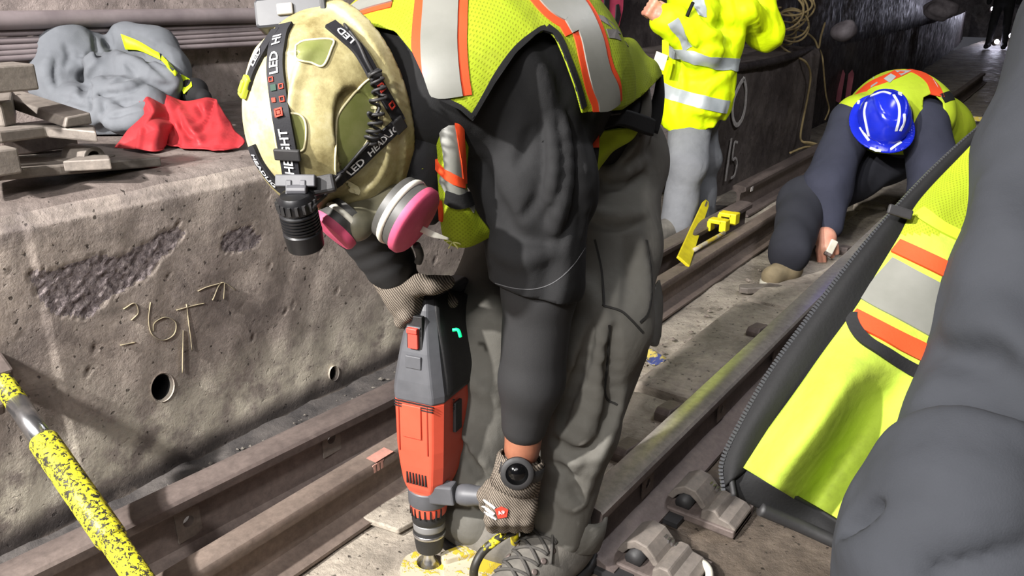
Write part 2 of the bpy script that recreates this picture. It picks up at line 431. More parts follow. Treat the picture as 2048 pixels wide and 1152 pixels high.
M['pipe'] = mk('conduit_paint', (104, 95, 97), (130, 120, 121), 0.6, 0, 6, 0.2, 40)
M['yellow_paint'] = None
def chipped(name, yel, dark, sc=45, thr=0.5, stretch=None):
    t = NT(name); n = t.noise(sc, 5, 0.7, dist=0.6, stretch=stretch)
    t.col(t.ramp(n, [(thr - 0.02, dark), (thr + 0.02, yel)])); t.set(Roughness=0.5, Specular_IOR_Level=0.5); t.bump(t.ramp(n, [(thr - 0.03, (0, 0, 0)), (thr + 0.03, (255, 255, 255))]), 0.0015, 0.7); return t.m
M['yellow'] = chipped('chipped_yellow_paint', (214, 208, 44), (44, 41, 35), 120, 0.47)
M['yellow2'] = chipped('worn_yellow_paint', (182, 160, 48), (176, 167, 146), 26, 0.52)
M['yellow_plain'] = mk('yellow_enamel', (232, 218, 30), (205, 185, 30), 0.45, 0, 20, 0.1)
M['chrome'] = mk('bright_steel', (200, 200, 202), (165, 165, 168), 0.25, 0.95, 30)
M['black_rub'] = mk('black_rubber', (30, 30, 31), (42, 41, 42), 0.6, 0, 20, 0.15, 120)
M['chalk'] = mk('yellow_chalk', (158, 147, 118), (140, 130, 112), 0.95, 0, 60)
M['white_paint'] = mk('white_stencil_paint', (205, 200, 196), (160, 154, 150), 0.9, 0, 40)
M['dark'] = mk('hollow_shade', (14, 13, 13), None, 0.9)
M['pink_panel'] = mk('pink_painted_panel', (206, 74, 104), (176, 56, 86), 0.7, 0, 14)
M['white_plastic'] = mk('white_plastic', (205, 202, 190), (180, 176, 160), 0.5, 0, 12)
M['skin'] = mk('skin', (150, 98, 74), (122, 74, 56), 0.55, 0, 14, 0.15, 90)
M['skin_light'] = mk('skin_light', (208, 152, 128), (186, 124, 104), 0.5, 0, 14, 0.15, 90)

def cut(geo, cutters):
    me = bpy.data.meshes.new('a'); me.from_pydata(np.asarray(geo[0]).tolist(), [], geo[1]); o = bpy.data.objects.new('a', me); COL.objects.link(o); tmp = [o]
    for c in cutters:
        m2 = bpy.data.meshes.new('c'); m2.from_pydata(np.asarray(c[0]).tolist(), [], c[1]); b = bpy.data.objects.new('c', m2); COL.objects.link(b); tmp.append(b)
        for q in (me, m2):
            bm = bmesh.new(); bm.from_mesh(q); bmesh.ops.recalc_face_normals(bm, faces=bm.faces[:]); bm.to_mesh(q); bm.free()
        md = o.modifiers.new('x', 'BOOLEAN'); md.operation = 'DIFFERENCE'; md.object = b; md.solver = 'EXACT'
    dg = bpy.context.evaluated_depsgraph_get(); dg.update(); e = o.evaluated_get(dg).to_mesh()
    V = np.array([v.co[:] for v in e.vertices]); Fc = [list(p.vertices) for p in e.polygons]; o.evaluated_get(dg).to_mesh_clear()
    for t in tmp: m = t.data; bpy.data.objects.remove(t); bpy.data.meshes.remove(m)
    return V, Fc
def struct(name, geo, mat, **kw): return obj(name, geo, mat, kind='structure', **kw)
CURV = lambda y: -0.0028 * np.maximum(np.asarray(y, float) - 1.0, 0) ** 2

# ------------------------------------------------------------------ floor
def floor_geo():
    xs = np.concatenate([np.arange(-2.7, -1.7, 0.1), np.arange(-1.7, 0.3, 0.02), np.arange(0.3, 3.2, 0.12)]); ys = np.concatenate([np.arange(-2.6, 0.2, 0.12), np.arange(0.2, 4.6, 0.02), np.arange(4.6, 26, 0.25)])
    X, Y = np.meshgrid(xs, ys, indexing='ij'); p = np.stack([X.ravel(), Y.ravel(), np.zeros(X.size)], 1)
    z = 0.006 * wob(p, 5, 1) + 0.003 * wob(p, 22, 2) + 0.0015 * wob(p, 75, 3)
    d = np.maximum(0, np.abs(p[:, 0] + 0.83) - 0.03); z -= 0.012 * np.exp(-(d / 0.03) ** 2) * (p[:, 1] > 1.3)
    p[:, 2] = z - 0.006; n, m = X.shape
    return p, [[i * m + j, (i + 1) * m + j, (i + 1) * m + j + 1, i * m + j + 1] for i in range(n - 1) for j in range(m - 1)]
FLOOR = floor_geo(); M['floor_grime_shade'] = concrete('grimy_shaded_track_bed', (74, 66, 58), (106, 95, 84), (134, 121, 107), bump=0.8).m  # darker brown past the rail: grime plus shade put into the colour
fcen = np.array([FLOOR[0][f].mean(0) for f in FLOOR[1]]); struct('floor', FLOOR, None, origin=np.zeros(3), mats=[M['floor'], M['floor_grime_shade']], midx=(fcen[:, 0] > -0.66 + CURV(fcen[:, 1])).astype(int))
# raised concrete shoulder beside the running rail, cast in lengths
for k, (y0, y1, hz, x0, x1) in enumerate([(1.30, 1.86, 0.028, -0.93, -0.765), (1.89, 2.72, 0.034, -0.95, -0.765), (2.75, 4.4, 0.03, -0.94, -0.77), (4.45, 7.5, 0.03, -1.0, -0.83)]):
    o = struct('trim_%d' % (k + 1), box((((x0 + x1) / 2), (y0 + y1) / 2, hz / 2 - 0.006), (x1 - x0, y1 - y0, hz + 0.012)), M['floor'], smooth=False, bevel=0.012)

# ------------------------------------------------------------------ bench wall on the left
prof = [(-1.645, -0.03), (-1.64, 0.3), (-1.64, 0.63), (-1.648, 0.672), (-1.668, 0.697), (-1.70, 0.708), (-1.78, 0.712), (-2.2, 0.715), (-2.62, 0.718)]
def bench_geo(y0, y1, dx, dz, spalls, holes, step=0.007):
    pr = smooth_path([(a + dx, 0, b + dz * (b > 0.1)) for a, b in prof], 400); L = np.concatenate([[0], np.cumsum(np.linalg.norm(np.diff(pr, axis=0), axis=1))])
    s = np.concatenate([np.arange(0, 0.80, step), np.arange(0.80, L[-1], 0.03)]); q = np.stack([np.interp(s, L, pr[:, k]) for k in range(3)], 1)
    ys = np.arange(y0, y1 + 1e-6, step); n, m = len(ys), len(s)
    p = np.repeat(q[None], n, 0); p[:, :, 1] = ys[:, None]; p = p.reshape(-1, 3)
    nx = np.where(p[:, 2] < 0.69 + dz, 1.0, 0.0); nz = 1 - nx
    d = 0.004 * wob(p, 6, 11) + 0.0022 * wob(p, 30, 12)
    for poly in spalls:
        e = poly_sd(p[:, 1:], [(q[1], q[2]) for q in poly]) + 0.006 * wob(p, 60, 13); msk = (e < 0) * 1.0
        d += msk * (-0.004 + 0.0018 * wob(p, 190, 14) + 0.0020 * RNG.normal(size=len(p)))
    g = RNG.uniform(0, 1, (46, 4))
    for gg in g:                                  # bug holes in the casting
        c = A(0, 0.55 + gg[0] * 2.0, 0.2 + gg[1] * 0.47); r = 0.0022 + 0.004 * gg[2] ** 2
        e = np.hypot((p[:, 1] - c[1]), (p[:, 2] - c[2]) * (0.5 + 0.5 * gg[3])) ; d -= 0.009 * np.exp(-(e / r) ** 4) * nx
    j = np.abs(p[:, 1] - 0.645 - 0.0) ; d -= 0.004 * (p[:, 1] < 0.645) * nx   # pour joint
    p[:, 0] += d * nx; p[:, 2] += d * nz * 0.7
    geo = (p, [[i * m + k, i * m + k + 1, (i + 1) * m + k + 1, (i + 1) * m + k] for i in range(n - 1) for k in range(m - 1)])
    mi = None
    for (c, r1, r2) in holes:
        V = np.asarray(geo[0]); sd = np.hypot((V[:, 1] - c[1]) / r1, (V[:, 2] - c[2]) / r2) - 1; sd = np.where(V[:, 0] < -1.72 + dx, 1.0, sd)
        geo = clip(geo, sd)
    return geo
h1 = PX(325, 775, -1.64); h2 = PX(668, 747, -1.64)
W_ = lambda pts: [PX(x, y, -1.64) for x, y in pts]
spl = [W_([(62, 545), (140, 525), (230, 512), (300, 480), (350, 455), (362, 468), (320, 520), (285, 558), (220, 598), (185, 632), (120, 628), (78, 595)]), W_([(430, 490), (455, 462), (500, 455), (520, 475), (500, 500), (460, 505)])]
wl = bench_geo(-2.2, 3.05, 0, 0, spl, [(h1, 0.0265, 0.033), (h2, 0.016, 0.021)])
V = wl[0]; cen = np.array([V[f].mean(0) for f in wl[1]]); fc = (cen[:, 2] > 0.695).astype(int)
for q in spl: fc = np.where((poly_sd(cen[:, 1:], [(a[1], a[2]) for a in q]) + 0.006 * wob(cen, 60, 13) < 0) & (cen[:, 2] < 0.69), 2, fc)
tsp = NT('spalled_concrete'); tsp.col(tsp.ramp(tsp.noise(90, 5, 0.7), [(0.3, (78, 70, 72)), (0.55, (140, 130, 130)), (0.8, (185, 175, 170))])); tsp.set(Roughness=0.9, Specular_IOR_Level=0.2); tsp.bump(tsp.noise(130, 5, 0.7), 0.006, 1.0); M['spall'] = tsp.m
WALL = struct('wall_left', wl, None, mats=[M['wall'], M['bench'], M['spall']], midx=fc, origin=np.zeros(3))
for c, r1, r2 in ((h1, 0.0275, 0.034), (h2, 0.017, 0.022)):
    a = np.linspace(0, 2 * np.pi, 28, endpoint=False)
    rings = [[(-1.642 - dx, c[1] + math.cos(t) * r1 * k, c[2] + math.sin(t) * r2 * k - dx * 0.12) for t in a] for dx, k in ((-0.004, 1.06), (0.0, 1.0), (0.012, 0.99), (0.1, 0.98), (0.3, 0.95))]
    g = loft(rings, cap=False); g[1].append([4 * 28 + j for j in range(28)]); obj('drain_hole', g, None, WALL, mats=[M['wall'], M['dark']], midx=[0] * 56 + [1] * 57)  # near-black lining puts the shade inside the drain into the colour
struct('wall_end', box((-2.12, 3.03, 0.35), (0.94, 0.02, 0.705)), M['soot'], smooth=False)
# chalk scribbles on the wall
def chalk(path, wdt=0.0013, X=-1.6385, mat='chalk'):
    q = np.array([PX(x, y, X) for x, y in pxpath(path, len(path) * 6)]); return ribbon(q, np.tile([1.0, 0, 0], (len(q), 1)), wdt, 0.003, n=len(q), cols=2, thick=0.0006)
ch = [chalk(p) for p in ([(300, 604), (296, 640), (303, 668), (325, 680), (347, 668), (350, 645), (330, 634), (308, 645), (305, 662)], [(352, 620), (385, 611), (408, 606)], [(424, 600), (442, 565), (470, 580)], [(440, 566), (412, 574), (395, 582)], [(448, 565), (446, 598)], [(246, 618), (268, 606), (275, 625), (262, 640)], [(372, 608), (383, 700)], [(240, 690), (270, 684)], [(365, 660), (364, 745)])]
obj('chalk_marks', merge(*ch), M['chalk'], WALL, label='yellow chalk figure six and strokes')
# ------------------------------------------------------------------ niche and far bench wall
w2 = bench_geo(4.16, 5.95, -0.055, 0.02, [], [], 0.014); V = w2[0]
fc = np.array([np.mean(V[f, 2]) > 0.715 for f in w2[1]])
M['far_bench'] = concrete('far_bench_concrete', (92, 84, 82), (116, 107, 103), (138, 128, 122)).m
WALL2 = struct('wall_far_bench', w2, None, mats=[M['far_bench'], M['far_bench']], midx=fc.astype(int), origin=np.zeros(3))
obj('nosing', tube([(-1.70, 4.15, 0.705), (-1.685, 4.8, 0.70), (-1.69, 5.3, 0.71), (-1.76, 5.96, 0.725)], 0.024, 10, 16), M['soot'], WALL2)
struct('wall_niche_side', box((-2.15, 4.17, 0.36), (0.9, 0.02, 0.72)), M['soot'], smooth=False)
struct('wall_niche_end', box((-2.15, 5.95, 0.36), (0.88, 0.02, 0.72)), M['soot'], smooth=False)
n_ = np.array([1.0, 0, 0]); Xf = -1.688
q = np.array([PX(x, y, Xf) for x, y in pxpath([(1487, 157), (1478, 170), (1466, 200), (1464, 232), (1471, 250), (1482, 240), (1489, 215), (1491, 180), (1487, 157)], 40)])
g1 = ribbon(q, np.tile(n_, (40, 1)), 0.026, 0.004, n=40, cols=2)
q = np.array([PX(x, y, Xf) for x, y in ((1462, 276), (1456, 318), (1450, 362))]); g2 = ribbon(q, np.tile(n_, (3, 1)), 0.017, 0.004, n=8, cols=2)
q = np.array([PX(x, y, Xf) for x, y in pxpath([(1474, 285), (1468, 286), (1464, 318), (1470, 316), (1473, 328), (1468, 350), (1461, 356)], 30)]); g3 = ribbon(q, np.tile(n_, (30, 1)), 0.014, 0.004, n=30, cols=2)
obj('wall_number', merge(g1, g2, g3), M['white_paint'], WALL2, label='white painted ring over the number 15', smooth=False)

# back wall, tunnel shell
def wavy(x, y0, y1, z0, z1, step, amp, seed, lean=0.0, curv=True):
    ys = np.arange(y0, y1 + 1e-6, step); zs = np.arange(z0, z1 + 1e-6, step * 0.7); Y, Z = np.meshgrid(ys, zs, indexing='ij'); p = np.stack([np.full(Y.size, x), Y.ravel(), Z.ravel()], 1)
    p[:, 0] += amp * wob(p, 5, seed) + lean * (p[:, 2] - z0) + (CURV(p[:, 1]) if curv else 0); n, m = Y.shape
    return p, [[i * m + k, i * m + k + 1, (i + 1) * m + k + 1, (i + 1) * m + k] for i in range(n - 1) for k in range(m - 1)]
struct('wall_back', wavy(-2.60, -2.6, 4.2, -0.05, 3.0, 0.07, 0.01, 21, -0.02, False), M['backwall'], origin=np.zeros(3))
struct('wall_tunnel', wavy(-2.60, 4.2, 26, -0.05, 3.1, 0.16, 0.03, 22), M['soot'], origin=np.zeros(3))
struct('wall_right', wavy(3.1, -2.6, 26, -0.05, 3.1, 0.3, 0.03, 23), M['soot'], origin=np.zeros(3))
struct('ceiling', box((0.2, 11.5, 3.1), (7.5, 29, 0.1)), M['soot'], smooth=False)
struct('wall_end_far', box((-0.5, 26, 1.5), (9, 0.1, 3.2)), M['soot'], smooth=False)

# conduits along the back wall
for k, (yy, r) in enumerate([(44, 0.026), (67, 0.0098), (80.5, 0.0098), (94, 0.0098), (107, 0.0098), (120, 0.0098)]):
    z = PX(0, yy, -2.53)[2]
    o = obj('conduit', tube([(-2.545 + (r - 0.01) * 0.6, y, z + 0.004 * math.sin(y * 2 + k)) for y in np.linspace(-2.4, 4.1, 14)], r, 10, 60), M['pipe'], label=['thick grey pipe along the back wall above the thin conduits', 'thin conduit directly under the thick pipe, uppermost of five', 'second thin conduit from the top along the back wall', 'middle one of the five thin conduits along the back wall', 'fourth thin conduit from the top along the back wall', 'lowest of the five thin conduits, just above the bench'][k], cat='pipe', group='conduits along the back wall')
obj('conduit_bracket', box((-2.565, 1.0, 0.95), (0.02, 0.03, 0.2)), M['pipe'], smooth=False, label='narrow bracket behind the conduits on the back wall', cat='bracket')
# pink painted panel with black strokes
c0 = PX(1162, -20, -2.55); c1 = PX(1250, -20, -2.55); d0 = PX(1166, 60, -2.55)
pn = thing('graffiti_panel', (c0 + d0) / 2, 'pink panel with thick black strokes on back wall above bent back', 'sign')
def wallpoly(name, pts, mat, X, th=0.006):
    q = np.array([PX(x, y, X) for x, y in pts]); n = len(q); V = np.vstack([q, q - A(th, 0, 0)])
    return obj(name, (V, [list(range(n))[::-1], list(range(n, 2 * n))] + [[i, (i + 1) % n, n + (i + 1) % n, n + i] for i in range(n)]), mat, pn, smooth=False)
wallpoly('panel', [(1158, -40), (1249, -40), (1246, 20), (1238, 54), (1160, 66)], M['pink_panel'], -2.55)
for pts in ([(1190, -40), (1202, -40), (1200, 45), (1188, 40)], [(1210, -40), (1221, -40), (1217, 60), (1208, 56)], [(1233, 10), (1238, 8), (1242, 30), (1236, 54), (1229, 56), (1232, 30)], [(1160, -40), (1170, -40), (1168, 14), (1160, 10)]): wallpoly('stroke', pts, M['black_rub'], -2.543)

# ------------------------------------------------------------------ rails
def rail_geo(xf, y0, y1, h, bw, hw, zb=0.0, n=None, hh=0.034):
    """rail section swept along the track; xf(y) gives the centre line"""
    s = h / 0.15; half = [(bw, 0), (bw, 0.010 * s), (bw * 0.55, 0.020 * s), (0.011, 0.030 * s), (0.0085, 0.05 * s), (0.0085, h - hh - 0.018 * s), (0.013, h - hh - 0.004), (hw * 0.96, h - hh + 0.006), (hw, h - hh + 0.010), (hw, h - 0.009), (hw * 0.86, h - 0.003), (hw * 0.4, h)]
    pf = half + [(-a, b) for a, b in half[::-1]]; n = n or max(2, int((y1 - y0) / 0.12)); ys = np.linspace(y0, y1, n)
    return loft([[(float(xf(y)) - a, y, zb + b) for a, b in pf] for y in ys])
def drill_holes(g, pts, r): return cut(g, [lathe([(r, -0.1), (r, 0.1)], p, (1, 0, 0), 16) for p in pts])
def top_band(geo, zmin, xs=None):
    return np.array([1 if np.mean(np.asarray(geo[0])[f, 2]) > zmin else 0 for f in geo[1]])
# running rail with the shiny head
rx = lambda y: -0.672 + CURV(y)
RT = 0.14
hl = [PX(1289, 948, -0.668), PX(1437, 812, -0.668), PX(1547, 700, -0.668)]
for p in hl: p[2] = 0.066; p[0] = -0.668
rg = drill_holes(rail_geo(rx, 1.17, 20, RT, 0.066, 0.034, n=120), hl, 0.012)
RAIL = struct('rail_running', rg, None, mats=[M['rail_dark'], M['rail_worn']], midx=top_band(rg, RT - 0.012), origin=np.zeros(3), angle=35)
for p in hl:
    s_ = 0.026; g = prism([(-s_, -0.03), (s_, -0.03), (s_, 0.033), (-s_, 0.033)], (-0.660, p[1], 0.068), (0, 1, 0), (0, 0, 1), (1, 0, 0), 0, 0.003)
    g = cut(g, [lathe([(0.012, -0.1), (0.012, 0.1)], p, (1, 0, 0), 16)]); obj('ground_patch', g, M['rail'], RAIL, smooth=False)
# loose rails laid along the wall
x1 = lambda y: -1.385 + 0.062 * (np.asarray(y) - 0.2) * (np.asarray(y) < 1.3) + 0.0685 * (np.asarray(y) >= 1.3) + 0.004 * np.maximum(np.asarray(y) - 1.3, 0)
hA = PX(376, 1042, -1.345); hB = PX(675, 883, -1.30)
hA = A(float(x1(hA[1])), hA[1], hA[2]); hB = A(float(x1(hB[1])), hB[1], hB[2])
rg1 = drill_holes(rail_geo(x1, -0.6, 3.66, 0.158, 0.062, 0.037, n=50), [hA, hB], 0.0125)
R1 = obj('steel_rail', rg1, M['rail_dark'], label='dark loose rail with bolt holes lying against the bench wall', cat='rail', angle=35, group='loose rails along the wall')
for p in (hA, hB):
    g = prism([(-0.027, -0.040), (0.027, -0.040), (0.027, 0.034), (-0.027, 0.034)], (p[0] + 0.0075, p[1], p[2]), (0, 1, 0), (0, 0, 1), (1, 0, 0), 0, 0.003)
    obj('worn_patch', cut(g, [lathe([(0.0125, -0.1), (0.0125, 0.1)], p, (1, 0, 0), 16)]), M['plate'], R1, smooth=False)
tm = PX(560, 920, -1.32)
rg2 = rail_geo(lambda y: -1.178 + CURV(y) * 0.6, -0.6, 12, 0.12, 0.062, 0.030, n=80)
R2 = obj('steel_rail', rg2, M['rail'], label='brown loose rail nearest the drill, running parallel to the track', cat='rail', angle=35, group='loose rails along the wall')
rd = PX(757, 927, -1.15); obj('red_mark', prism([(-0.028, 0), (0.028, 0), (0.028, 0.03), (-0.028, 0.03)], (-1.176, PZ(755, 908, 0.12)[1], 0.1202), (0, 1, 0), (1, 0, 0), (0, 0, 1), 0, 0.0006), mk('faded_red_paint', (186, 128, 114), (150, 112, 100), 0.8, 0, 50), R2, smooth=False)
g = [box((-1.1478, rd[1] - 0.014 + k * 0.011, 0.104), (0.002, 0.006, 0.017)) for k in range(3)] + [box((-1.1478, rd[1] - 0.003, 0.114), (0.002, 0.034, 0.003))]
obj('paint_mark', merge(*g), mk('pale_red_paint', (196, 150, 136), (160, 118, 106), 0.8, 0, 60), R2, smooth=False)
rg3 = rail_geo(lambda y: -1.435 + CURV(y) * 0.6, 3.95, 9.5, 0.16, 0.062, 0.036, n=40)
R3 = obj('steel_rail', rg3, M['rail_dark'], label='far loose rail starting under the painted number 15', cat='rail', angle=35, group='loose rails along the wall')
g = box((-1.398, PZ(1491, 378, 0.14)[1] + 0.02, 0.14), (0.002, 0.03, 0.022)); obj('paint_mark', g, M['white_paint'], R3, smooth=False)
# far bench foot / third rail shapes fading into the dark on the left of the track
for k, (xx, hz) in enumerate([(-1.9, 0.3)]):
    g = wavy(xx, 6.0, 24, -0.05, 0.7, 0.2, 0.02, 31); struct('wall_far_low', g, M['soot'], origin=np.zeros(3))

# rail fastenings
def fastening(y, label, near=True, first=None):
    x = float(rx(y)); r = thing('rail_fastening', (x + 0.13, y, 0.0), label, 'rail clip', 'rail fastenings along the shiny rail')
    if near:     # cast shoulder, rubber pad and rolled clip on the camera side
        obj('base_plate', box((x + 0.135, y, 0.006), (0.16, 0.12, 0.02)), M['rail_dark'], r, smooth=False, bevel=0.004)
        arch = [(0.045, 0.024), (0.06, 0.05), (0.085, 0.066), (0.112, 0.062), (0.13, 0.044), (0.142, 0.026), (0.128, 0.022), (0.115, 0.036), (0.10, 0.046), (0.085, 0.046), (0.07, 0.036), (0.06, 0.022)]
        obj('clip', prism(arch, (x, y, 0), (1, 0, 0), (0, 0, 1), (0, 1, 0), -0.035, 0.05), M['plate'], r, smooth=False, bevel=0.003)
        obj('insulator', tube([(x + 0.088, y - 0.045, 0.026), (x + 0.088, y + 0.045, 0.026)], 0.018, 16), M['black_rub'], r)
        obj('shoulder', prism([(0.135, 0.0), (0.135, 0.032), (0.15, 0.046), (0.168, 0.046), (0.178, 0.034), (0.20, 0.03), (0.215, 0.018), (0.215, 0.0)], (x, y, 0), (1, 0, 0), (0, 0, 1), (0, 1, 0), -0.055, 0.045), M['plate'], r, smooth=False, bevel=0.004)
        obj('pad', box((x + 0.03, y, 0.0), (0.14, 0.19, 0.012)), M['black_rub'], r, smooth=False)
        obj('ridges', merge(*[box((x + 0.122 + k * 0.008, y + 0.030, 0.050 - 0.003 * k), (0.004, 0.012, 0.008)) for k in range(5)]), M['chrome'], r, smooth=False)
    else:
        obj('clip_block', prism([(-0.05, 0), (0.05, 0), (0.045, 0.05), (-0.035, 0.062), (-0.05, 0.05)], (x - 0.112, y, 0.0), (0, 1, 0), (0, 0, 1), (1, 0, 0), -0.022, 0.022), M['rail_dark'], r, smooth=False, bevel=0.005)
        obj('base_plate', box((x - 0.10, y, 0.004), (0.14, 0.17, 0.022)), M['rail'], r, smooth=False, bevel=0.004)
    return r
yc = [PZ(1305, 1100, 0.04)[1], PZ(1415, 990, 0.04)[1]]
fastening(yc[0] + 0.01, 'grey cast rail clip with ridges beside the shiny rail at the frame bottom')
fastening(yc[1], 'rail clip half hidden behind the black zip edge of the vest')
for (px, py), lb in (((1250, 890), 'dark clip block beside the shiny rail, nearest the worker\'s shin'), ((1340, 815), 'second dark clip block from the shin beside the shiny rail'), ((1515, 655), 'third dark clip block from the shin, further along the shiny rail'), ((1640, 487), 'dark clip block under the bare hand of the crouching worker')):
    fastening(PZ(px, py, 0.05)[1], lb, near=False)

# dirt and crumbs along the foot of the wall and on the track bed (uncountable)
def crumbs(name, n, region, smin_, smax, mat, label, cat, zf=0.0):
    V = []; Fc = []; k = 0
    ico = np.array([(1, 0, 0), (-1, 0, 0), (0, 1, 0), (0, -1, 0), (0, 0, 1), (0, 0, -1)], float); fi = [(0, 2, 4), (2, 1, 4), (1, 3, 4), (3, 0, 4), (2, 0, 5), (1, 2, 5), (3, 1, 5), (0, 3, 5)]
    for _ in range(n):
        x, y, z = region(); s = smin_ + (smax - smin_) * random.random() ** 3
        a = random.random() * 6.28; c, sn = math.cos(a), math.sin(a); v = ico * [s, s * random.uniform(.5, 1), s * random.uniform(.3, .7)] * RNG.uniform(0.7, 1.2, (6, 3)); v = v @ np.array([[c, sn, 0], [-sn, c, 0], [0, 0, 1]])
        V.append(v + [x, y, z + s * 0.2]); Fc += [[i + k for i in f] for f in fi]; k += 6
    return obj(name, (np.vstack(V), Fc), mat, None, smooth=False, label=label, cat=cat, kind='stuff', origin=np.zeros(3))
ys_, hs_ = np.arange(-0.5, 4.1, 0.02), None
berm = [[(-1.66, y, 0.008 + 0.004 * math.sin(y * 7) + 0.003 * math.sin(y * 31)), (-1.58, y, 0.005 + 0.003 * math.sin(y * 9 + 1)), (-1.50, y, 0.004 + 0.003 * math.sin(y * 17)), (-1.45, y, 0.004), (-1.42, y, -0.01)] for y in ys_]
bv, bf, _ = sheet(berm, len(ys_), 16); bv[:, 2] += 0.005 * wob(bv, 45, 5) + 0.003 * wob(bv, 110, 6)
obj('dirt_ridge', (bv, bf), mk('black_brake_dust', (46, 43, 43), (84, 79, 76), 0.95, 0, 12, 0.7, 70, 0.006), None, label='black brake dust heaped along the foot of the bench wall', cat='dirt', kind='stuff', origin=np.zeros(3))
crumbs('rubble', 420, lambda: (random.uniform(-1.05, -0.76), random.triangular(1.35, 4.5, 2.0), 0.0), 0.003, 0.016, mk('rubble_grey', (110, 100, 92), (150, 140, 128), 0.9, 0, 30), 'small concrete crumbs scattered on the track bed beside the shiny rail', 'rubble')
crumbs('wall_dirt', 500, lambda: (random.uniform(-1.6, -1.42), random.uniform(0.3, 3.0), 0.012), 0.003, 0.012, mk('dirt_crumb', (70, 66, 62), (120, 114, 106), 0.95, 0, 30), 'loose crumbs of dirt lying behind the loose rails', 'dirt')
# ------------------------------------------------------------------ fabrics
def fabric(name, c1, c2, rough=0.85, weave=500, sheen=0.15, bump=0.35, big=6, fold=0.0, dirt=None):
    t = NT(name); c = t.ramp(t.noise(big, 5, 0.6), [(0.3, c1), (0.72, c2)])
    if dirt: c = t.mix(t.math('MULTIPLY', t.ramp(t.noise(11, 6, 0.7), [(0.5, (0, 0, 0)), (0.72, (255, 255, 255))]), dirt[1]), c, dirt[0])
    t.col(c); t.set(Roughness=rough, Specular_IOR_Level=0.25, Sheen_Weight=0.0, Sheen_Roughness=0.5)
    if fold: t.bump(t.noise(fold, 3, 0.5, dist=0.4), 0.02, 0.35)
    t.bump(t.noise(weave, 2, 0.5), 0.0008, bump); return t.m
def mesh_fabric(name, c1, c2, hole=(118, 126, 20), pitch=0.0062, dirt=True):
    """hi-vis knit with rows of small holes, laid out along the cloth"""
    t = NT(name); sp = t.add('SeparateXYZ'); t.L(t.tc.outputs['UV'], sp.inputs[0])
    u = t.math('MULTIPLY', sp.outputs[0], 2 * math.pi / pitch); v = t.math('MULTIPLY', sp.outputs[1], 2 * math.pi / pitch)
    d = t.math('MULTIPLY', t.math('SINE', u), t.math('SINE', v)); f = t.ramp(d, [(0.42, (0, 0, 0)), (0.62, (255, 255, 255))])
    c = t.ramp(t.noise(7, 4), [(0.3, c1), (0.7, c2)])
    if dirt: c = t.mix(t.math('MULTIPLY', t.ramp(t.noise(9, 6, 0.7), [(0.56, (0, 0, 0)), (0.8, (255, 255, 255))]), 0.55), c, (120, 116, 44))
    t.col(t.mix(t.math('MULTIPLY', f, 0.75), c, hole)); t.set(Roughness=0.75, Specular_IOR_Level=0.25)
    t.bump(t.math('MULTIPLY', f, -1.0), 0.0015, 0.6); t.bump(t.noise(14, 3, 0.5, dist=0.5), 0.015, 0.3); return t.m
HV1, HV2 = (144, 160, 28), (126, 142, 22)
M['hv_mesh'] = mesh_fabric('hi_vis_mesh', HV1, HV2)
M['hv_plain'] = fabric('hi_vis_plain', (172, 192, 44), (152, 172, 34), 0.7, 400, 0.1, 0.25, 6, 10, ((140, 140, 50), 0.35))
M['hv_clean'] = fabric('hi_vis_jacket', (218, 242, 10), (206, 232, 6), 0.6, 300, 0.1, 0.2, 5, 12)
M['orange'] = fabric('orange_tape', (206, 70, 32), (190, 60, 25), 0.7, 300, 0.05, 0.2)
M['silver'] = mk('reflective_tape', (122, 122, 116), (110, 111, 104), 0.45, 0.15, 10, 0.15, 300, 0.0006)
M['black_bind'] = fabric('black_binding', (17, 17, 18), (27, 27, 28), 0.75, 260, 0.1, 0.4)
M['tee'] = fabric('charcoal_tee', (25, 25, 26), (31, 31, 32), 0.85, 600, 0.2, 0.3, 5, 9)
M['sleeve'] = fabric('black_compression_sleeve', (36, 36, 37), (44, 44, 45), 0.65, 700, 0.1, 0.2)
M['pants'] = fabric('charcoal_work_trousers', (84, 82, 77), (102, 100, 94), 0.85, 420, 0.15, 0.35, 5, 11, ((112, 111, 106), 0.35))
M['pants_dark'] = fabric('charcoal_seam', (40, 39, 37), (48, 47, 45), 0.85, 420)
M['hood'] = fabric('black_hood', (24, 24, 26), (34, 34, 36), 0.8, 420, 0.1, 0.3, 6, 12)
def knit(name, c1, c2):
    t = NT(name); w = t.add('TexWave', wave_type='BANDS', bands_direction='DIAGONAL', i_Scale=95.0, i_Distortion=2.5, i_Detail=1.5); t.L(t.tc.outputs['Object'], w.inputs[0])
    t.col(t.mix(t.ramp(w.outputs['Fac'], [(0.2, (0, 0, 0)), (0.6, (255, 255, 255))]), c1, c2)); t.set(Roughness=0.9, Specular_IOR_Level=0.2); t.bump(w.outputs['Fac'], 0.0015, 0.8); return t.m
M['glove'] = knit('grey_knit_glove', (66, 60, 54), (132, 122, 110))
M['glove_palm'] = mk('coated_glove_palm', (58, 56, 54), (84, 80, 76), 0.7, 0, 30, 0.3, 150)
M['boot'] = mk('grey_suede_boot', (86, 83, 78), (112, 108, 101), 0.9, 0, 20, 0.4, 160)
M['lace'] = mk('boot_lace', (58, 56, 54), (78, 75, 70), 0.9, 0, 60)

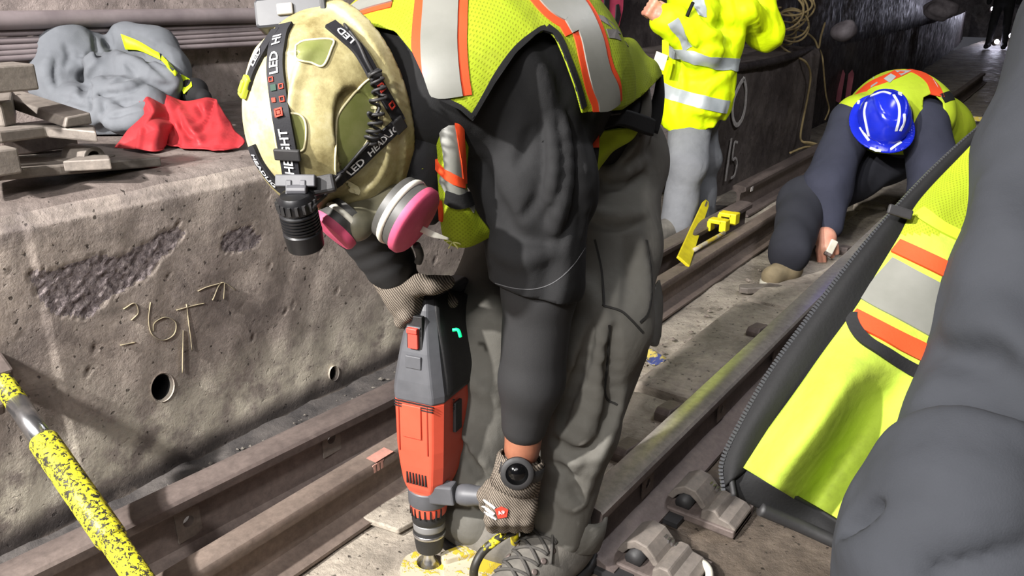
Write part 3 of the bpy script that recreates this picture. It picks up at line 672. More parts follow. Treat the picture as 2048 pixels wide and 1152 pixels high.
# ------------------------------------------------------------------ the drilling worker: joints
WX = -0.87
J = dict(hip=A(WX, 1.46, 0.78), waist=A(WX, 1.35, 0.88), chest=A(WX, 1.13, 0.955), upper=A(WX - 0.005, 0.985, 0.955), neck=A(WX, 0.90, 0.945))
LS, LE, LW = P(1054, 180, 1.26), P(1078, 575, 1.31), P(1044, 900, 1.42)
RS, RE, RW = A(-1.045, 1.03, 0.95), P(722, 425, 1.36), P(800, 565, 1.44)
LH, LK, LA = A(-0.80, 1.46, 0.745), P(1200, 655, 1.48), A(-0.700, 1.11, 0.11)
RH, RK, RA = A(-0.955, 1.46, 0.745), P(968, 640, 1.62), P(950, 1035, 1.65)
HF = nrm(A(-0.06, 0.22, -0.97)); HU = nrm(A(0.05, -0.97, -0.22)); HL = np.cross(HU, HF); HU = np.cross(HF, HL)
HO = P(676, 226, 1.165)
worker = thing('person', (-0.85, 1.2, 0.0), 'bent worker drilling, dirty cream helmet with headlamp, yellow mesh vest and charcoal trousers', 'person')
def torso(p, g=0.0):
    q = p.copy(); q[:, 0] = (q[:, 0] - WX) * 0.80 + WX
    d = chain(q, [J['hip'], J['waist'], J['chest'], J['upper'], J['neck']], np.array([0.115, 0.125, 0.165, 0.145, 0.085]) + g, 0.06)
    return d
def body_sdf(p):
    d = torso(p, -0.012)
    d = smin(d, chain(p, [LS + A(-0.04, 0, 0), LS, LE, LW], [0.07, 0.062, 0.047, 0.032], 0.03), 0.04)
    d = smin(d, chain(p, [RS + A(0.04, 0, 0), RS, RE, RW], [0.07, 0.062, 0.047, 0.032], 0.03), 0.04)
    for h, k, a in ((LH, LK, LA), (RH, RK, RA)): d = smin(d, chain(p, [h, k, a * 0.85 + k * 0.15, a + A(0, 0.0, 0.0)], [0.08, 0.058, 0.036, 0.03], 0.03), 0.04)
    d = smin(d, rc(p, J['neck'], HO + HF * 0.01, 0.06, 0.055), 0.04); d = smin(d, ell(p, HO + HF * 0.03 - HU * 0.03, (0.075, 0.11, 0.095), np.stack([HL, HF, HU])), 0.02)
    return d
body = snets(body_sdf, (-1.3, 0.5, 0.0), (-0.5, 1.75, 1.25), 0.012)
BODY = obj('body', body, M['skin'], worker)
# --- charcoal T-shirt: torso and sleeves
def arm_l(p, g=0.0): return chain(p, [LS + A(-0.02, 0.01, 0.012), LS * 0.55 + LE * 0.45 + A(0.0, 0.0, 0), LE * 0.96 + LS * 0.04], np.array([0.085, 0.093, 0.080]) + g, 0.03)
def folds_tee(p):
    s = (p - LS) @ nrm(LE - LS); u = p @ nrm(A(0.8, 0.6, 0)); return 0.0035 * np.sin(u * 95 + 14 * s + 2.2 * np.sin(s * 16)) * np.clip(s * 5 + 0.2, 0, 1) * np.clip((u - (LS @ nrm(A(0.8, 0.6, 0)))) * 12 + 0.6, 0, 1)
def tee_sdf(p):
    d = smin(torso(p, -0.006), arm_l(p), 0.035); d = smin(d, chain(p, [RS + A(0.03, 0, 0), RS, RE * 0.7 + RS * 0.3], [0.09, 0.085, 0.075], 0.03), 0.03)
    return d + 1.6 * folds_tee(p) + 0.004 * wob(p, 17, 41)
tee0 = snets(tee_sdf, (-1.3, 0.75, 0.4), (-0.5, 1.75, 1.3), 0.014)
TM = [([(1112, 235), (1120, 300), (1118, 370), (1095, 430)], 0.0036, 0.016, -1), ([(1135, 225), (1148, 300), (1150, 380), (1138, 450), (1110, 500)], 0.0036, 0.016, -1), ([(1085, 250), (1092, 320), (1078, 390), (1050, 430)], 0.0036, 0.016, -1), ([(1060, 262), (1050, 300), (1035, 330)], 0.0032, 0.016, -1), ([(1125, 235), (1136, 310), (1132, 390), (1105, 460)], 0.0045, 0.018, 1), ([(1100, 250), (1107, 330), (1098, 400)], 0.0040, 0.018, 1), ([(1050, 110), (1085, 160), (1100, 220)], 0.0045, 0.026, 1), ([(1000, 420), (1030, 470), (1090, 490)], 0.0045, 0.026, -1), ([(990, 500), (1040, 520), (1100, 505)], 0.0040, 0.026, 1), ([(1160, 300), (1168, 400), (1160, 470)], 0.0036, 0.016, 1), ([(965, 330), (990, 400), (1010, 440)], 0.0036, 0.026, -1)]
tee = snets(wrinkled(tee_sdf, tee0, TM), (-1.3, 0.75, 0.4), (-0.5, 1.75, 1.3), 0.006)
V = tee[0]; ax = nrm(LE - LS); ax2 = nrm(A(0.10, 0.45, 1)); s1 = (P(1065, 583, 1.28) - V) @ nrm(ax * 0.9 - A(0.25, 0.1, 0.0)); s1 = np.where(V[:, 0] > -0.80, s1, 1); s1 = np.where((V[:, 2] > 0.72), 1, s1)
TEE = obj('t_shirt', clip(tee, s1), M['tee'], worker, solid=0.003)
tb = bvh_of(tee)
hem = [(992, 566), (1030, 576), (1070, 577), (1110, 563), (1145, 530), (1172, 490)]
tape('hem_stitching', tb, hem, 0.0012, mk('pale_stitching', (84, 84, 86), None, 0.9), TEE, lift=0.001, cols=2)
tape('shoulder_seam', tb, [(1046, 250), (1075, 238), (1105, 222), (1135, 210), (1160, 202)], 0.003, M['hood'], TEE, lift=0.0, cols=2)
# --- compression sleeves
def under_l(p): s = (p - LE) @ nrm(LW - LE); return chain(p, [LE * 0.7 + LS * 0.3, LE, LE * 0.45 + LW * 0.55 + A(0.005, 0, 0), LW + (LE - LW) * 0.17], [0.060, 0.060, 0.054, 0.041], 0.02) + 0.0008 * wob(p, 35, 43)
obj('undersleeve', snets(under_l, LW - 0.12, LS + 0.12, 0.006), M['sleeve'], worker)
def under_r(p): s = (p - RE) @ nrm(RW - RE); return chain(p, [RS * 0.4 + RE * 0.6, RE, RW + (RE - RW) * 0.26], [0.062, 0.060, 0.046], 0.02) + 0.0008 * np.sin(s * 200 + 2 * np.sin(p @ A(25, 10, 5)))
obj('undersleeve', snets(under_r, np.minimum(RE, RW) - 0.13, np.maximum(RS, RE) + 0.13, 0.006), M['sleeve'], worker)
# --- trousers
def leg(p, h, k, a, r):
    s = p[:, 2]
    d = chain(p, [h, h * 0.5 + k * 0.5, k, k * 0.5 + a * 0.5, a], r, 0.03)
    return d
def trousers(p):
    d = torso(p, 0.004); d = np.maximum(d, (J['waist'][1] + 0.02 - p[:, 1]) * 0.9 + (p[:, 2] - 0.9) * 0.3)
    d = smin(d, rc(p, J['hip'] + A(-0.05, 0.0, -0.01), J['hip'] + A(0.04, 0.0, -0.01), 0.125, 0.125), 0.04)
    d = smin(d, leg(p, LH, LK, LA, [0.100, 0.098, 0.090, 0.074, 0.056]), 0.03)
    d = smin(d, leg(p, RH, RK, RA, [0.110, 0.100, 0.088, 0.076, 0.062]), 0.03)
    # bag of cloth behind the left knee and cargo pocket
    d = smin(d, ell(p, P(1252, 580, 1.60), (0.04, 0.07, 0.13)), 0.03)
    d = smin(d, rc(p, P(1235, 700, 1.55), P(1190, 860, 1.60), 0.052, 0.045), 0.035)
    for a, b, ra, rb, kk in FOLDS: d = smin(d, rc(p, a, b, ra, rb), kk)
    for a, b, r, kk in CREASE: d = -smin(-d, rc(p, a, b, r, r), kk)
    return d + 0.006 * np.abs(wob(p * A(1, 1, 0.45), 17, 51)) - 0.003 + 0.0025 * wob(p * A(1, 1, 0.5), 42, 52)
FOLDS = []; CREASE = []
trs0 = snets(trousers, (-1.25, 0.95, 0.02), (-0.45, 1.85, 1.1), 0.014)
PM = [([(1195, 630), (1172, 700), (1142, 790), (1118, 870)], 0.018, 0.018, 1), ([(1212, 650), (1204, 720), (1190, 800), (1165, 880), (1140, 950)], 0.017, 0.018, 1), ([(1245, 790), (1222, 860), (1190, 930), (1165, 1000)], 0.014, 0.018, 1), ([(1140, 690), (1150, 730), (1135, 790)], 0.014, 0.018, 1), ([(1185, 655), (1165, 730), (1135, 800), (1125, 850)], 0.012, 0.014, -1), ([(1228, 660), (1222, 740), (1226, 800), (1205, 860)], 0.015, 0.014, -1), ([(1108, 880), (1140, 905), (1175, 900), (1200, 880)], 0.011, 0.014, -1), ([(1105, 930), (1135, 950), (1160, 1000)], 0.010, 0.014, -1), ([(1178, 438), (1220, 452), (1260, 452), (1290, 440)], 0.010, 0.010, -1), ([(1178, 420), (1220, 434), (1290, 424)], 0.012, 0.014, 1), ([(1185, 350), (1230, 372), (1290, 350)], 0.010, 0.016, -1), ([(1195, 330), (1240, 350), (1290, 322)], 0.011, 0.016, 1), ([(1165, 560), (1185, 600), (1215, 640)], 0.012, 0.018, 1), ([(1250, 480), (1262, 560), (1250, 610)], 0.010, 0.018, -1), ([(1275, 470), (1290, 550), (1292, 620)], 0.012, 0.018, 1), ([(1120, 1000), (1140, 1015), (1165, 1010)], 0.010, 0.012, 1), ([(905, 830), (930, 900), (990, 950)], 0.014, 0.018, 1), ([(915, 870), (945, 930), (1000, 985)], 0.010, 0.014, -1), ([(895, 980), (940, 1000), (990, 995)], 0.013, 0.016, 1), ([(900, 1010), (945, 1025), (1000, 1015)], 0.010, 0.014, -1), ([(900, 700), (940, 760), (990, 800)], 0.012, 0.02, 1)]
trs = snets(wrinkled(trousers, trs0, PM), (-1.25, 0.95, 0.02), (-0.45, 1.85, 1.1), 0.0065)
TRS = obj('trousers', trs, M['pants'], worker); trb = bvh_of(trs)
tape('pocket_seam', trb, [(1190, 480), (1203, 540), (1207, 600), (1206, 612)], 0.004, M['pants_dark'], TRS, lift=0.001, cols=2)
tape('pocket_seam', trb, [(1206, 612), (1240, 622), (1262, 640), (1285, 665)], 0.004, M['pants_dark'], TRS, lift=0.001, cols=2)
tape('side_seam', trb, [(1292, 480), (1300, 530), (1303, 580), (1296, 625), (1280, 645)], 0.004, M['pants_dark'], TRS, lift=0.001, cols=2)
tape('knee_seam', trb, [(1218, 650), (1215, 720), (1210, 790), (1235, 810)], 0.004, M['pants_dark'], TRS, lift=0.001, cols=2)
for hh in ([(1140, 690), (1160, 700), (1150, 712)], [(1175, 700), (1182, 720), (1176, 738)], [(1192, 690), (1195, 700)]): pass
# turned-up cuff
cd = nrm(LK - LA); s_, u_, d_ = frame(cd); cc = P(1132, 1040, 1.605)
rings = []
for rr, hh in ((0.066, -0.034), (0.073, -0.032), (0.076, 0.0), (0.075, 0.026), (0.068, 0.03)):
    rings.append([cc + cd * (hh + 0.004 * math.sin(3 * t)) + (s_ * math.cos(t) + u_ * math.sin(t) * 1.05) * (rr + 0.004 * math.sin(2 * t + 1)) for t in np.linspace(0, 2 * np.pi, 40, endpoint=False)])
obj('cuff', loft(rings, cap=False), M['pants'], TRS, solid=0.003)
# cargo pocket flap standing off the left thigh
fl = [[P(1208, 612, 1.475), P(1250, 620, 1.52), P(1290, 600, 1.57), P(1318, 560, 1.64)], [P(1230, 625, 1.475), P(1268, 645, 1.52), P(1305, 632, 1.55), P(1324, 600, 1.63)], [P(1262, 645, 1.49), P(1288, 672, 1.51), P(1312, 672, 1.535), P(1322, 645, 1.61)], [P(1285, 668, 1.50), P(1298, 688, 1.515), P(1312, 692, 1.535), P(1320, 672, 1.60)]]
v, f, uv = sheet(fl, 24, 24); obj('pocket_flap', (v, f), M['pants'], TRS, solid=0.005)
# --- boots
def boot(name, a, toe, lab=None):
    d = nrm((toe - a) * A(1, 1, 0)); s, u, dd = frame(d); b = A(a[0], a[1], 0.0)
    def f(p):
        q = rc(p, b + A(0, 0, 0.055) + d * 0.03, b + A(0, 0, 0.045) + d * 0.15, 0.050, 0.046); q = smin(q, rc(p, b + A(0, 0, 0.045) - d * 0.055, b + A(0, 0, 0.05) + d * 0.05, 0.042, 0.05), 0.03)
        q = smin(q, rc(p, b + A(0, 0, 0.06) - d * 0.02, b + A(0, 0, 0.135) - d * 0.015, 0.05, 0.052), 0.03); q = smin(q, rc(p, b + A(0, 0, 0.1) + d * 0.01, b + A(0, 0, 0.065) + d * 0.10, 0.040, 0.040), 0.02)
        return np.maximum(q, 0.012 - p[:, 2])
    g = snets(f, b - A(0.24, 0.24, 0.0), b + A(0.24, 0.24, 0.2), 0.006); o = obj(name, g, M['boot'], worker, label=lab)
    def sole(p):
        pp = p.copy(); pp[:, 2] = 0.03; return np.maximum(np.maximum(f(pp) - 0.006, p[:, 2] - 0.026), 0.002 - p[:, 2])
    obj('sole', snets(sole, b - A(0.26, 0.26, 0.01), b + A(0.26, 0.26, 0.05), 0.006), M['black_rub'], o)
    bv = bvh_of(g)
    for k in range(5):
        c = b + d * (0.035 + 0.026 * k)
        for m in (-1, 1):
            pa = []
            for w_ in np.linspace(-1, 1, 9):
                x = c + s * w_ * 0.030 * 1.0 + d * (0.012 * w_ * m) + A(0, 0, 0.25); h = bv.ray_cast(Vector(x), Vector((0, 0, -1)))
                if h[0] is not None: pa.append(np.array(h[0]) + np.array(h[1]) * 0.003)
            if len(pa) > 3: obj('lace', tube(pa, 0.0032, 6, 14), M['lace'], o)
        for m in (-1, 1):
            x = c + s * m * 0.032 + A(0, 0, 0.25); h = bv.ray_cast(Vector(x), Vector((0, 0, -1)))
            if h[0] is not None: obj('eyelet', lathe([(0.006, 0), (0.006, 0.003), (0.003, 0.003)], h[0], h[1], 10), M['rail_dark'], o)
    for m in (-1, 1):
        x0 = b + d * 0.03; pa = []
        for w_ in np.linspace(0, 1, 8):
            x = x0 + s * m * (0.01 + 0.03 * w_) + d * (0.05 * w_) + A(0, 0, 0.25); h = bv.ray_cast(Vector(x), Vector((0, 0, -1)))
            if h[0] is not None: pa.append(np.array(h[0]) + np.array(h[1]) * 0.006)
        obj('lace_end', tube(pa, 0.003, 6, 16), M['lace'], o)
    return o
boot('boot', LA + A(0, 0.0, 0), LA + A(-0.02, -0.2, 0)); boot('boot', RA + A(0, 0.01, 0), RA + A(0.2, 0.02, 0))
# ------------------------------------------------------------------ hood / neck
def hood_sdf(p):
    d = rc(p, J['neck'] + A(0, 0.02, -0.01), HO - HU * 0.075 + HF * 0.0, 0.085, 0.082); d = smin(d, ell(p, HO - HU * 0.05 + HF * 0.015, (0.098, 0.125, 0.09), np.stack([HL, HF, HU])), 0.03)
    d = smin(d, rc(p, P(800, 110, 1.2), P(862, 330, 1.22), 0.03, 0.028), 0.03); d = smin(d, rc(p, P(855, 250, 1.22), P(862, 430, 1.25), 0.025, 0.018), 0.03)
    d = smin(d, chain(p, [P(770, 72, 1.19), P(815, 120, 1.185), P(835, 190, 1.19), P(842, 300, 1.2), P(845, 400, 1.23)], [0.022, 0.026, 0.028, 0.026, 0.02], 0.02), 0.03)
    return d + 0.004 * wob(p, 32, 61)
hood = snets(hood_sdf, HO - 0.3, HO + A(0.3, 0.4, 0.3), 0.008); obj('hood', hood, M['hood'], worker)
# ------------------------------------------------------------------ vest
def vest_sdf(p):
    d = torso(p, 0.014); d = smin(d, rc(p, LS + A(-0.06, 0.02, 0.03), LS + A(0.0, 0.02, 0.035), 0.075, 0.07), 0.05); d = smin(d, rc(p, RS + A(0.06, 0.0, 0.02), RS + A(0.0, 0.0, 0.02), 0.085, 0.08), 0.05)
    # the loose back panel hangs off the lower back and stands away from the trousers
    d = smin(d, rc(p, A(WX - 0.06, 1.38, 0.90), A(WX + 0.06, 1.40, 0.905), 0.12, 0.115), 0.05)
    d = smin(d, rc(p, P(1180, 120, 1.5), P(1290, 155, 1.60), 0.05, 0.015), 0.04)
    d = smin(d, rc(p, J['upper'], P(845, 150, 1.27), 0.13, 0.085), 0.04)
    return d + 0.0035 * np.sin(p[:, 0] * 120 + 6 * np.sin(p[:, 1] * 9)) * np.clip((p[:, 1] - 1.1) * 4, 0, 1) * np.clip((p[:, 0] - WX) * 10, 0, 1) + 0.004 * wob(p, 15, 71)
vest = snets(vest_sdf, (-1.35, 0.80, 0.55), (-0.50, 1.78, 1.35), 0.007)
V = vest[0]
# openings: left and right armholes, neck, hem, open front
ah = rc(V, LS + A(-0.03, 0.03, -0.05), LS + A(0.12, -0.02, -0.20), 0.105, 0.14)
low = V[:, 2] - (0.86 + 0.25 * (V[:, 1] - 1.0))
armc = np.where(V[:, 0] > -0.86, ah, 1.0)
hemp = nrm(A(0.10, 0.80, -0.60)); hem_s = (A(WX, 1.50, 0.80) - V) @ hemp
front = V[:, 2] - (0.80 - 0.10 * (V[:, 1] - 1.0)) 
neck = rc(V, HO - HU * 0.05, P(778, 165, 1.24), 0.12, 0.075)
pq, pz = to_px(V); frontside = pz < 1.75 - 0.0 * V[:, 0]
HOLE = [(850, 190), (872, 196), (905, 206), (945, 242), (985, 172), (1030, 107), (1075, 67), (1094, 60), (1112, 78), (1130, 120), (1150, 175), (1166, 235), (1168, 224), (1205, 222), (1243, 219), (1285, 190), (1324, 150), (1420, 150), (1420, 500), (1180, 620), (850, 620)]
hole = np.where(frontside, np.minimum(poly_sd(pq, HOLE), poly_sd(pq, [(745, 52), (790, 62), (825, 105), (846, 150), (862, 196), (872, 330), (780, 350), (740, 200)])) * 0.0009, 1.0)
s = np.minimum.reduce([hem_s, front, neck, hole])
vest = clip(vest, s); V = vest[0]
ang = np.arctan2(V[:, 0] - WX, V[:, 2] - 0.9); uvv = np.stack([V[:, 1] * 0.9 - V[:, 2] * 0.45, ang * 0.17], 1)
VEST = obj('vest', vest, M['hv_mesh'], worker, solid=0.003, uv=uvv, label='hi-vis yellow mesh vest with silver and orange tape'); vb = bvh_of(vest)
def hv_stripe(path, w1=0.077, w2=0.050, par=None, b=None, n=None):
    tape('orange_tape', b or vb, path, w1, M['orange'], par or VEST, lift=0.002, n=n, cols=7); tape('silver_tape', b or vb, path, w2, M['silver'], par or VEST, lift=0.0042, n=n, cols=7)
hv_stripe([(1088, -12), (1112, 14), (1140, 30), (1160, 60)], 0.075, 0.045)
hv_stripe([(884, -30), (880, 40), (878, 90), (882, 150), (890, 205)])
hv_stripe([(1128, -20), (1158, 25), (1180, 75), (1190, 120), (1200, 158), (1214, 190), (1218, 224)], 0.072, 0.048)
hv_stripe([(690, 36), (716, 18), (750, 4), (790, -8)], 0.06, 0.036)
def patch(poly, mat, par, b, name='printed_letter', lift=0.003):
    q, m = cast(b, poly)
    if len(q) < 3: return
    c = q.mean(0); n = len(q); V = np.vstack([q + m * lift, q + m * (lift - 0.002)]); return obj(name, (V, [list(range(n)), list(range(n, 2 * n))[::-1]] + [[i, n + i, n + (i + 1) % n, (i + 1) % n] for i in range(n)]), mat, par, smooth=False)
M['print'] = mk('grey_print', (112, 108, 104), (96, 92, 90), 0.7, 0, 30)
Z = lambda pts: [(1080 + x / 4.8, y / 4.8) for x, y in pts]
patch(Z([(540, 150), (600, 165), (690, 235), (765, 335), (735, 325), (650, 250), (575, 205)]), M['print'], VEST, vb)
patch(Z([(625, 285), (720, 290), (795, 345), (845, 460), (765, 395), (700, 375), (655, 370)]), M['print'], VEST, vb)
# black bindings along the armhole, as cut
def binding(name, path, w, par, b, mat='black_bind', lift=0.003): return tape(name, b, path, w, M[mat], par, lift=lift, cols=5)

def hl(p): q = p - HO; return q @ HL, q @ HF, q @ HU
def sstep(x, w): return 0.5 + 0.5 * np.tanh(x / w)
def helmet_sdf(p):
    l, f, u = hl(p); d = ell(np.stack([l, f, u], 1), (0, 0, 0), (0.110, 0.150, 0.140))
    cr = sstep(0.050 - np.abs(l), 0.004) * sstep(u - 0.02, 0.01); d = d - 0.006 * cr * sstep(0.118 - np.abs(f), 0.004)
    sc = np.hypot((f - 0.01) / 0.075, (u - 0.055) / 0.036) - 1; d = d + 0.0095 * sstep(-sc, 0.03) * sstep(np.abs(l) - 0.052, 0.004)
    bk = np.maximum(np.abs(l) - 0.04, np.abs(f + 0.085) - 0.03); d = d + 0.006 * sstep(-bk, 0.002) * sstep(u, 0.02)
    fr = np.maximum(np.abs(np.abs(l) - 0.055) - 0.022, np.abs(f - 0.108) - 0.014); d = d - 0.004 * sstep(-fr, 0.003)
    rim = np.maximum(ell(np.stack([l, f, u * 0.2], 1), (0, 0, 0), (0.1150, 0.156, 0.14)), np.abs(u + 0.020) - 0.012); d = smin(d, rim, 0.008)
    return np.maximum(d, -0.034 - u)
helm = snets(helmet_sdf, HO - 0.2, HO + 0.2, 0.004)
t = NT('dirty_cream_helmet'); c = t.ramp(t.noise(9, 7, 0.7), [(0.34, (112, 101, 64)), (0.5, (166, 156, 112)), (0.7, (196, 190, 156))]); c = t.mix(t.math('MULTIPLY', t.ramp(t.noise(60, 5, 0.75), [(0.55, (0, 0, 0)), (0.75, (255, 255, 255))]), 0.5), c, (104, 92, 60))
t.col(c); t.set(Roughness=0.5, Specular_IOR_Level=0.4); t.bump(t.noise(120, 4, 0.7), 0.001, 0.3); M['helmet'] = t.m
HELM = obj('helmet', helm, M['helmet'], worker, label='scuffed cream safety helmet'); hb = bvh_of(helm)
def strap(path, w, name='strap', lift=0.003, n=None):
    q, m = cast(hb, pxpath(path, n or len(path) * 6))
    for _ in range(6): m[1:-1] = (m[:-2] + m[1:-1] * 2 + m[2:]) / 4
    o = obj(name, ribbon(q, m, w, lift, n=len(q), cols=3, thick=0.0018), M['strap'], HELM, angle=50); return q, m
M['strap'] = fabric('black_elastic_strap', (30, 30, 33), (40, 40, 44), 0.7, 400, 0.1, 0.3)
M['white_print'] = mk('white_print', (205, 205, 205), None, 0.8); M['red_print'] = mk('red_print', (200, 58, 40), None, 0.8); M['green_print'] = mk('dark_green_print', (34, 62, 50), None, 0.8)
def strap_text(s, size, qm, frac, flip=1, mat='white_print', lift=0.0062):
    q, m = qm; L = np.linalg.norm(np.diff(q, axis=0), axis=1).sum(); obj('lettering', text_path(s, size, q, m, L * frac, lift, flip), M[mat], HELM, smooth=False)
S1 = strap([(590, 386), (584, 345), (576, 295), (566, 240), (558, 185), (553, 130), (560, 78), (572, 52)], 0.0245)
strap_text('LED HEA', 0.0175, S1, 0.155); strap_text('GHT', 0.0165, S1, 0.34); strap_text('LED  HI', 0.0175, S1, 0.80)
def on_strap(qm, frac, side):
    q, m = qm; k = int(frac * (len(q) - 1)); T = nrm(q[min(k + 1, len(q) - 1)] - q[max(k - 1, 0)]); return q[k] + m[k] * 0.0060 + np.cross(m[k], T) * side, T, m[k]
def ring_mark(qm, frac, side, s, mat, solid_=False):
    o, T, m = on_strap(qm, frac, side); B = np.cross(m, T)
    if solid_: g = box(o, (s, s, 0.0008), np.stack([T, B, m]))
    else: g = merge(box(o + T * s / 2, (s * 0.22, s * 1.2, 0.0008), np.stack([T, B, m])), box(o - T * s / 2, (s * 0.22, s * 1.2, 0.0008), np.stack([T, B, m])), box(o + B * s / 2, (s * 1.2, s * 0.22, 0.0008), np.stack([T, B, m])), box(o - B * s / 2, (s * 1.2, s * 0.22, 0.0008), np.stack([T, B, m])))
    obj('printed_square', g, M[mat], HELM, smooth=False)
for fr, sd, s_, mt, so in ((0.475, 0.002, 0.0095, 'red_print', False), (0.475, 0.002, 0.005, 'red_print', True), (0.535, -0.006, 0.006, 'red_print', False), (0.545, 0.006, 0.0055, 'red_print', True), (0.60, -0.007, 0.0055, 'red_print', False), (0.64, 0.006, 0.0055, 'red_print', False), (0.61, 0.004, 0.008, 'green_print', True)): ring_mark(S1, fr, sd, s_, mt, so)
S2 = strap([(622, 388), (660, 368), (700, 338), (740, 300), (775, 266), (798, 244)], 0.019, n=30); strap_text('LED', 0.0165, S2, 0.47); strap_text('HEADLIG', 0.0145, S2, 0.78)
S3 = strap([(660, 50), (690, 76), (715, 100), (735, 132), (752, 165), (775, 205), (798, 242)], 0.018, n=36); strap_text('LED', 0.0145, S3, 0.16, flip=-1)
o, T, m = on_strap(S3, 0.72, 0.0); ring_mark(S3, 0.74, 0.0, 0.009, 'red_print'); ring_mark(S3, 0.86, 0.0, 0.008, 'red_print')
S4 = strap([(578, 386), (548, 360), (522, 325), (506, 290)], 0.019, n=24); strap_text('HEADLIG', 0.0125, S4, 0.55, flip=-1)
S5 = strap([(498, 175), (510, 140), (530, 100), (555, 62)], 0.017, n=24); strap_text('LED', 0.0145, S5, 0.45, flip=1)
def buckle(qm, frac, ln, wd, name='buckle', mat='black_rub', th=0.006):
    o, T, m = on_strap(qm, frac, 0.0); B = np.cross(m, T); obj(name, box(o, (ln, wd, th), np.stack([T, B, m])), M[mat], HELM, smooth=False, bevel=0.002)
buckle(S1, 0.265, 0.016, 0.036); buckle(S2, 0.97, 0.02, 0.022); buckle(S3, 0.60, 0.012, 0.02)
o, T, m = on_strap(S5, 0.02, 0.0); B = np.cross(m, T)
M['lime_plastic'] = mk('lime_plastic', (190, 205, 60), None, 0.5); obj('clip', merge(box(o, (0.030, 0.014, 0.008), np.stack([T, B, m])), box(o + m * 0.004, (0.018, 0.007, 0.006), np.stack([T, B, m]))), M['lime_plastic'], HELM, smooth=False, bevel=0.002)
# lamp at the brow: bracket, knob, ribbed barrel
la, lb = P(592, 402, 1.045), P(612, 492, 1.085); ld = nrm(lb - la); Ln = np.linalg.norm(lb - la)
LAMP = obj('headlamp', lathe([(0.010, -0.012), (0.019, -0.010), (0.0235, -0.004), (0.0245, 0.004), (0.0245, 0.012), (0.0225, 0.014)] + [x for k in range(6) for x in ((0.0255, 0.016 + k * 0.0045), (0.0255, 0.018 + k * 0.0045), (0.0235, 0.0185 + k * 0.0045), (0.0235, 0.0205 + k * 0.0045))] + [(0.026, 0.045), (0.0245, Ln), (0.021, Ln), (0.020, Ln - 0.004)], la, ld, 40), mk('black_anodised', (26, 26, 28), (36, 36, 38), 0.35, 0.3, 40), HELM, angle=40)
obj('knob_rib', merge(*[box(la + ld * 0.003 + (frame(ld)[0] * math.cos(a) + frame(ld)[1] * math.sin(a)) * 0.0245, (0.004, 0.004, 0.012), np.stack([*frame(ld)])) for a in np.linspace(0, 6.28, 16, endpoint=False)]), M['black_rub'], LAMP, smooth=False)
obj('lens', lathe([(0.0205, Ln - 0.003), (0.0205, Ln - 0.001)], la, ld, 28), M['chrome'], LAMP)
bk_ = P(594, 384, 1.035); obj('hinge', merge(box(P(580, 378, 1.045), (0.008, 0.022, 0.016), np.stack([_R, -_UP, -_FW])), box(P(608, 378, 1.045), (0.008, 0.022, 0.016), np.stack([_R, -_UP, -_FW])), tube([P(574, 380, 1.04), P(614, 380, 1.04)], 0.007, 12), box(P(592, 362, 1.045), (0.052, 0.016, 0.012), np.stack([_R, -_UP, -_FW]))), mk('grey_plastic', (62, 62, 66), (78, 78, 82), 0.45, 0, 30), LAMP, smooth=False, bevel=0.0015)
obj('cradle', box(P(632, 372, 1.06), (0.052, 0.024, 0.014), np.stack([nrm(_R + _UP * 0.2), nrm(_UP - _R * 0.2), -_FW])), M['black_rub'], LAMP, smooth=False, bevel=0.004)
# battery box at the back of the helmet
M['grey_case'] = mk('grey_battery_case', (40, 41, 45), (50, 51, 55), 0.4, 0, 20)
bx_, by_, bz_ = nrm(_R * 0.99 - _UP * -0.10), nrm(_UP + _R * -0.02), None; bz_ = np.cross(bx_, by_); by_ = np.cross(bz_, bx_); bm_ = np.stack([bx_, by_, bz_])
BAT = obj('battery_box', prism([(-0.050, -0.016), (-0.046, -0.021), (0.008, -0.021), (0.020, -0.013), (0.030, -0.013), (0.036, -0.018), (0.046, -0.018), (0.048, 0.020), (0.034, 0.024), (0.026, 0.018), (0.018, 0.020), (-0.046, 0.021), (-0.050, 0.016)], P(588, 28, 1.10), bx_, by_, bz_, -0.018, 0.016), M['grey_case'], HELM, smooth=False, bevel=0.004)
obj('button', box(P(570, 18, 1.082), (0.022, 0.016, 0.006), bm_), mk('warm_grey_button', (140, 136, 130), None, 0.6), BAT, smooth=False, bevel=0.002)
obj('port', box(P(575, 46, 1.083), (0.020, 0.004, 0.003), bm_), M['black_rub'], BAT, smooth=False)
obj('end_cap', box(P(652, 28, 1.095), (0.008, 0.044, 0.034), bm_), M['black_rub'], BAT, smooth=False, bevel=0.002)
# cable with its coil
def off(path, lift, n): q, m = cast(hb, pxpath(path, n)); return q + m * lift, m
q, m = off([(690, 60), (712, 90), (728, 125), (742, 150)], 0.006, 16); obj('cable', tube(np.vstack([P(656, 16, 1.09)[None], P(676, 34, 1.10)[None], q]), 0.0022, 8, 40), M['black_rub'], HELM)
q, m = off([(742, 148), (748, 175), (750, 205), (744, 235), (738, 262), (732, 282)], 0.010, 60); T, N, B = frames(q, None); a = np.linspace(0, 2 * math.pi * 9, 60 * 6); q2 = smooth_path(q, 360); N2 = smooth_path(N, 360); B2 = smooth_path(B, 360)
obj('coil_cable', tube(q2 + N2 * (np.cos(a) * 0.0085)[:, None] + B2 * (np.sin(a) * 0.0085)[:, None], 0.0022, 6, 360), M['black_rub'], HELM)
q, m = off([(732, 282), (715, 300), (690, 330), (660, 368), (648, 385)], 0.007, 24); obj('cable', tube(np.vstack([q, P(630, 410, 1.04)[None], P(618, 428, 1.045)[None]]), 0.0022, 8, 60), M['black_rub'], HELM)
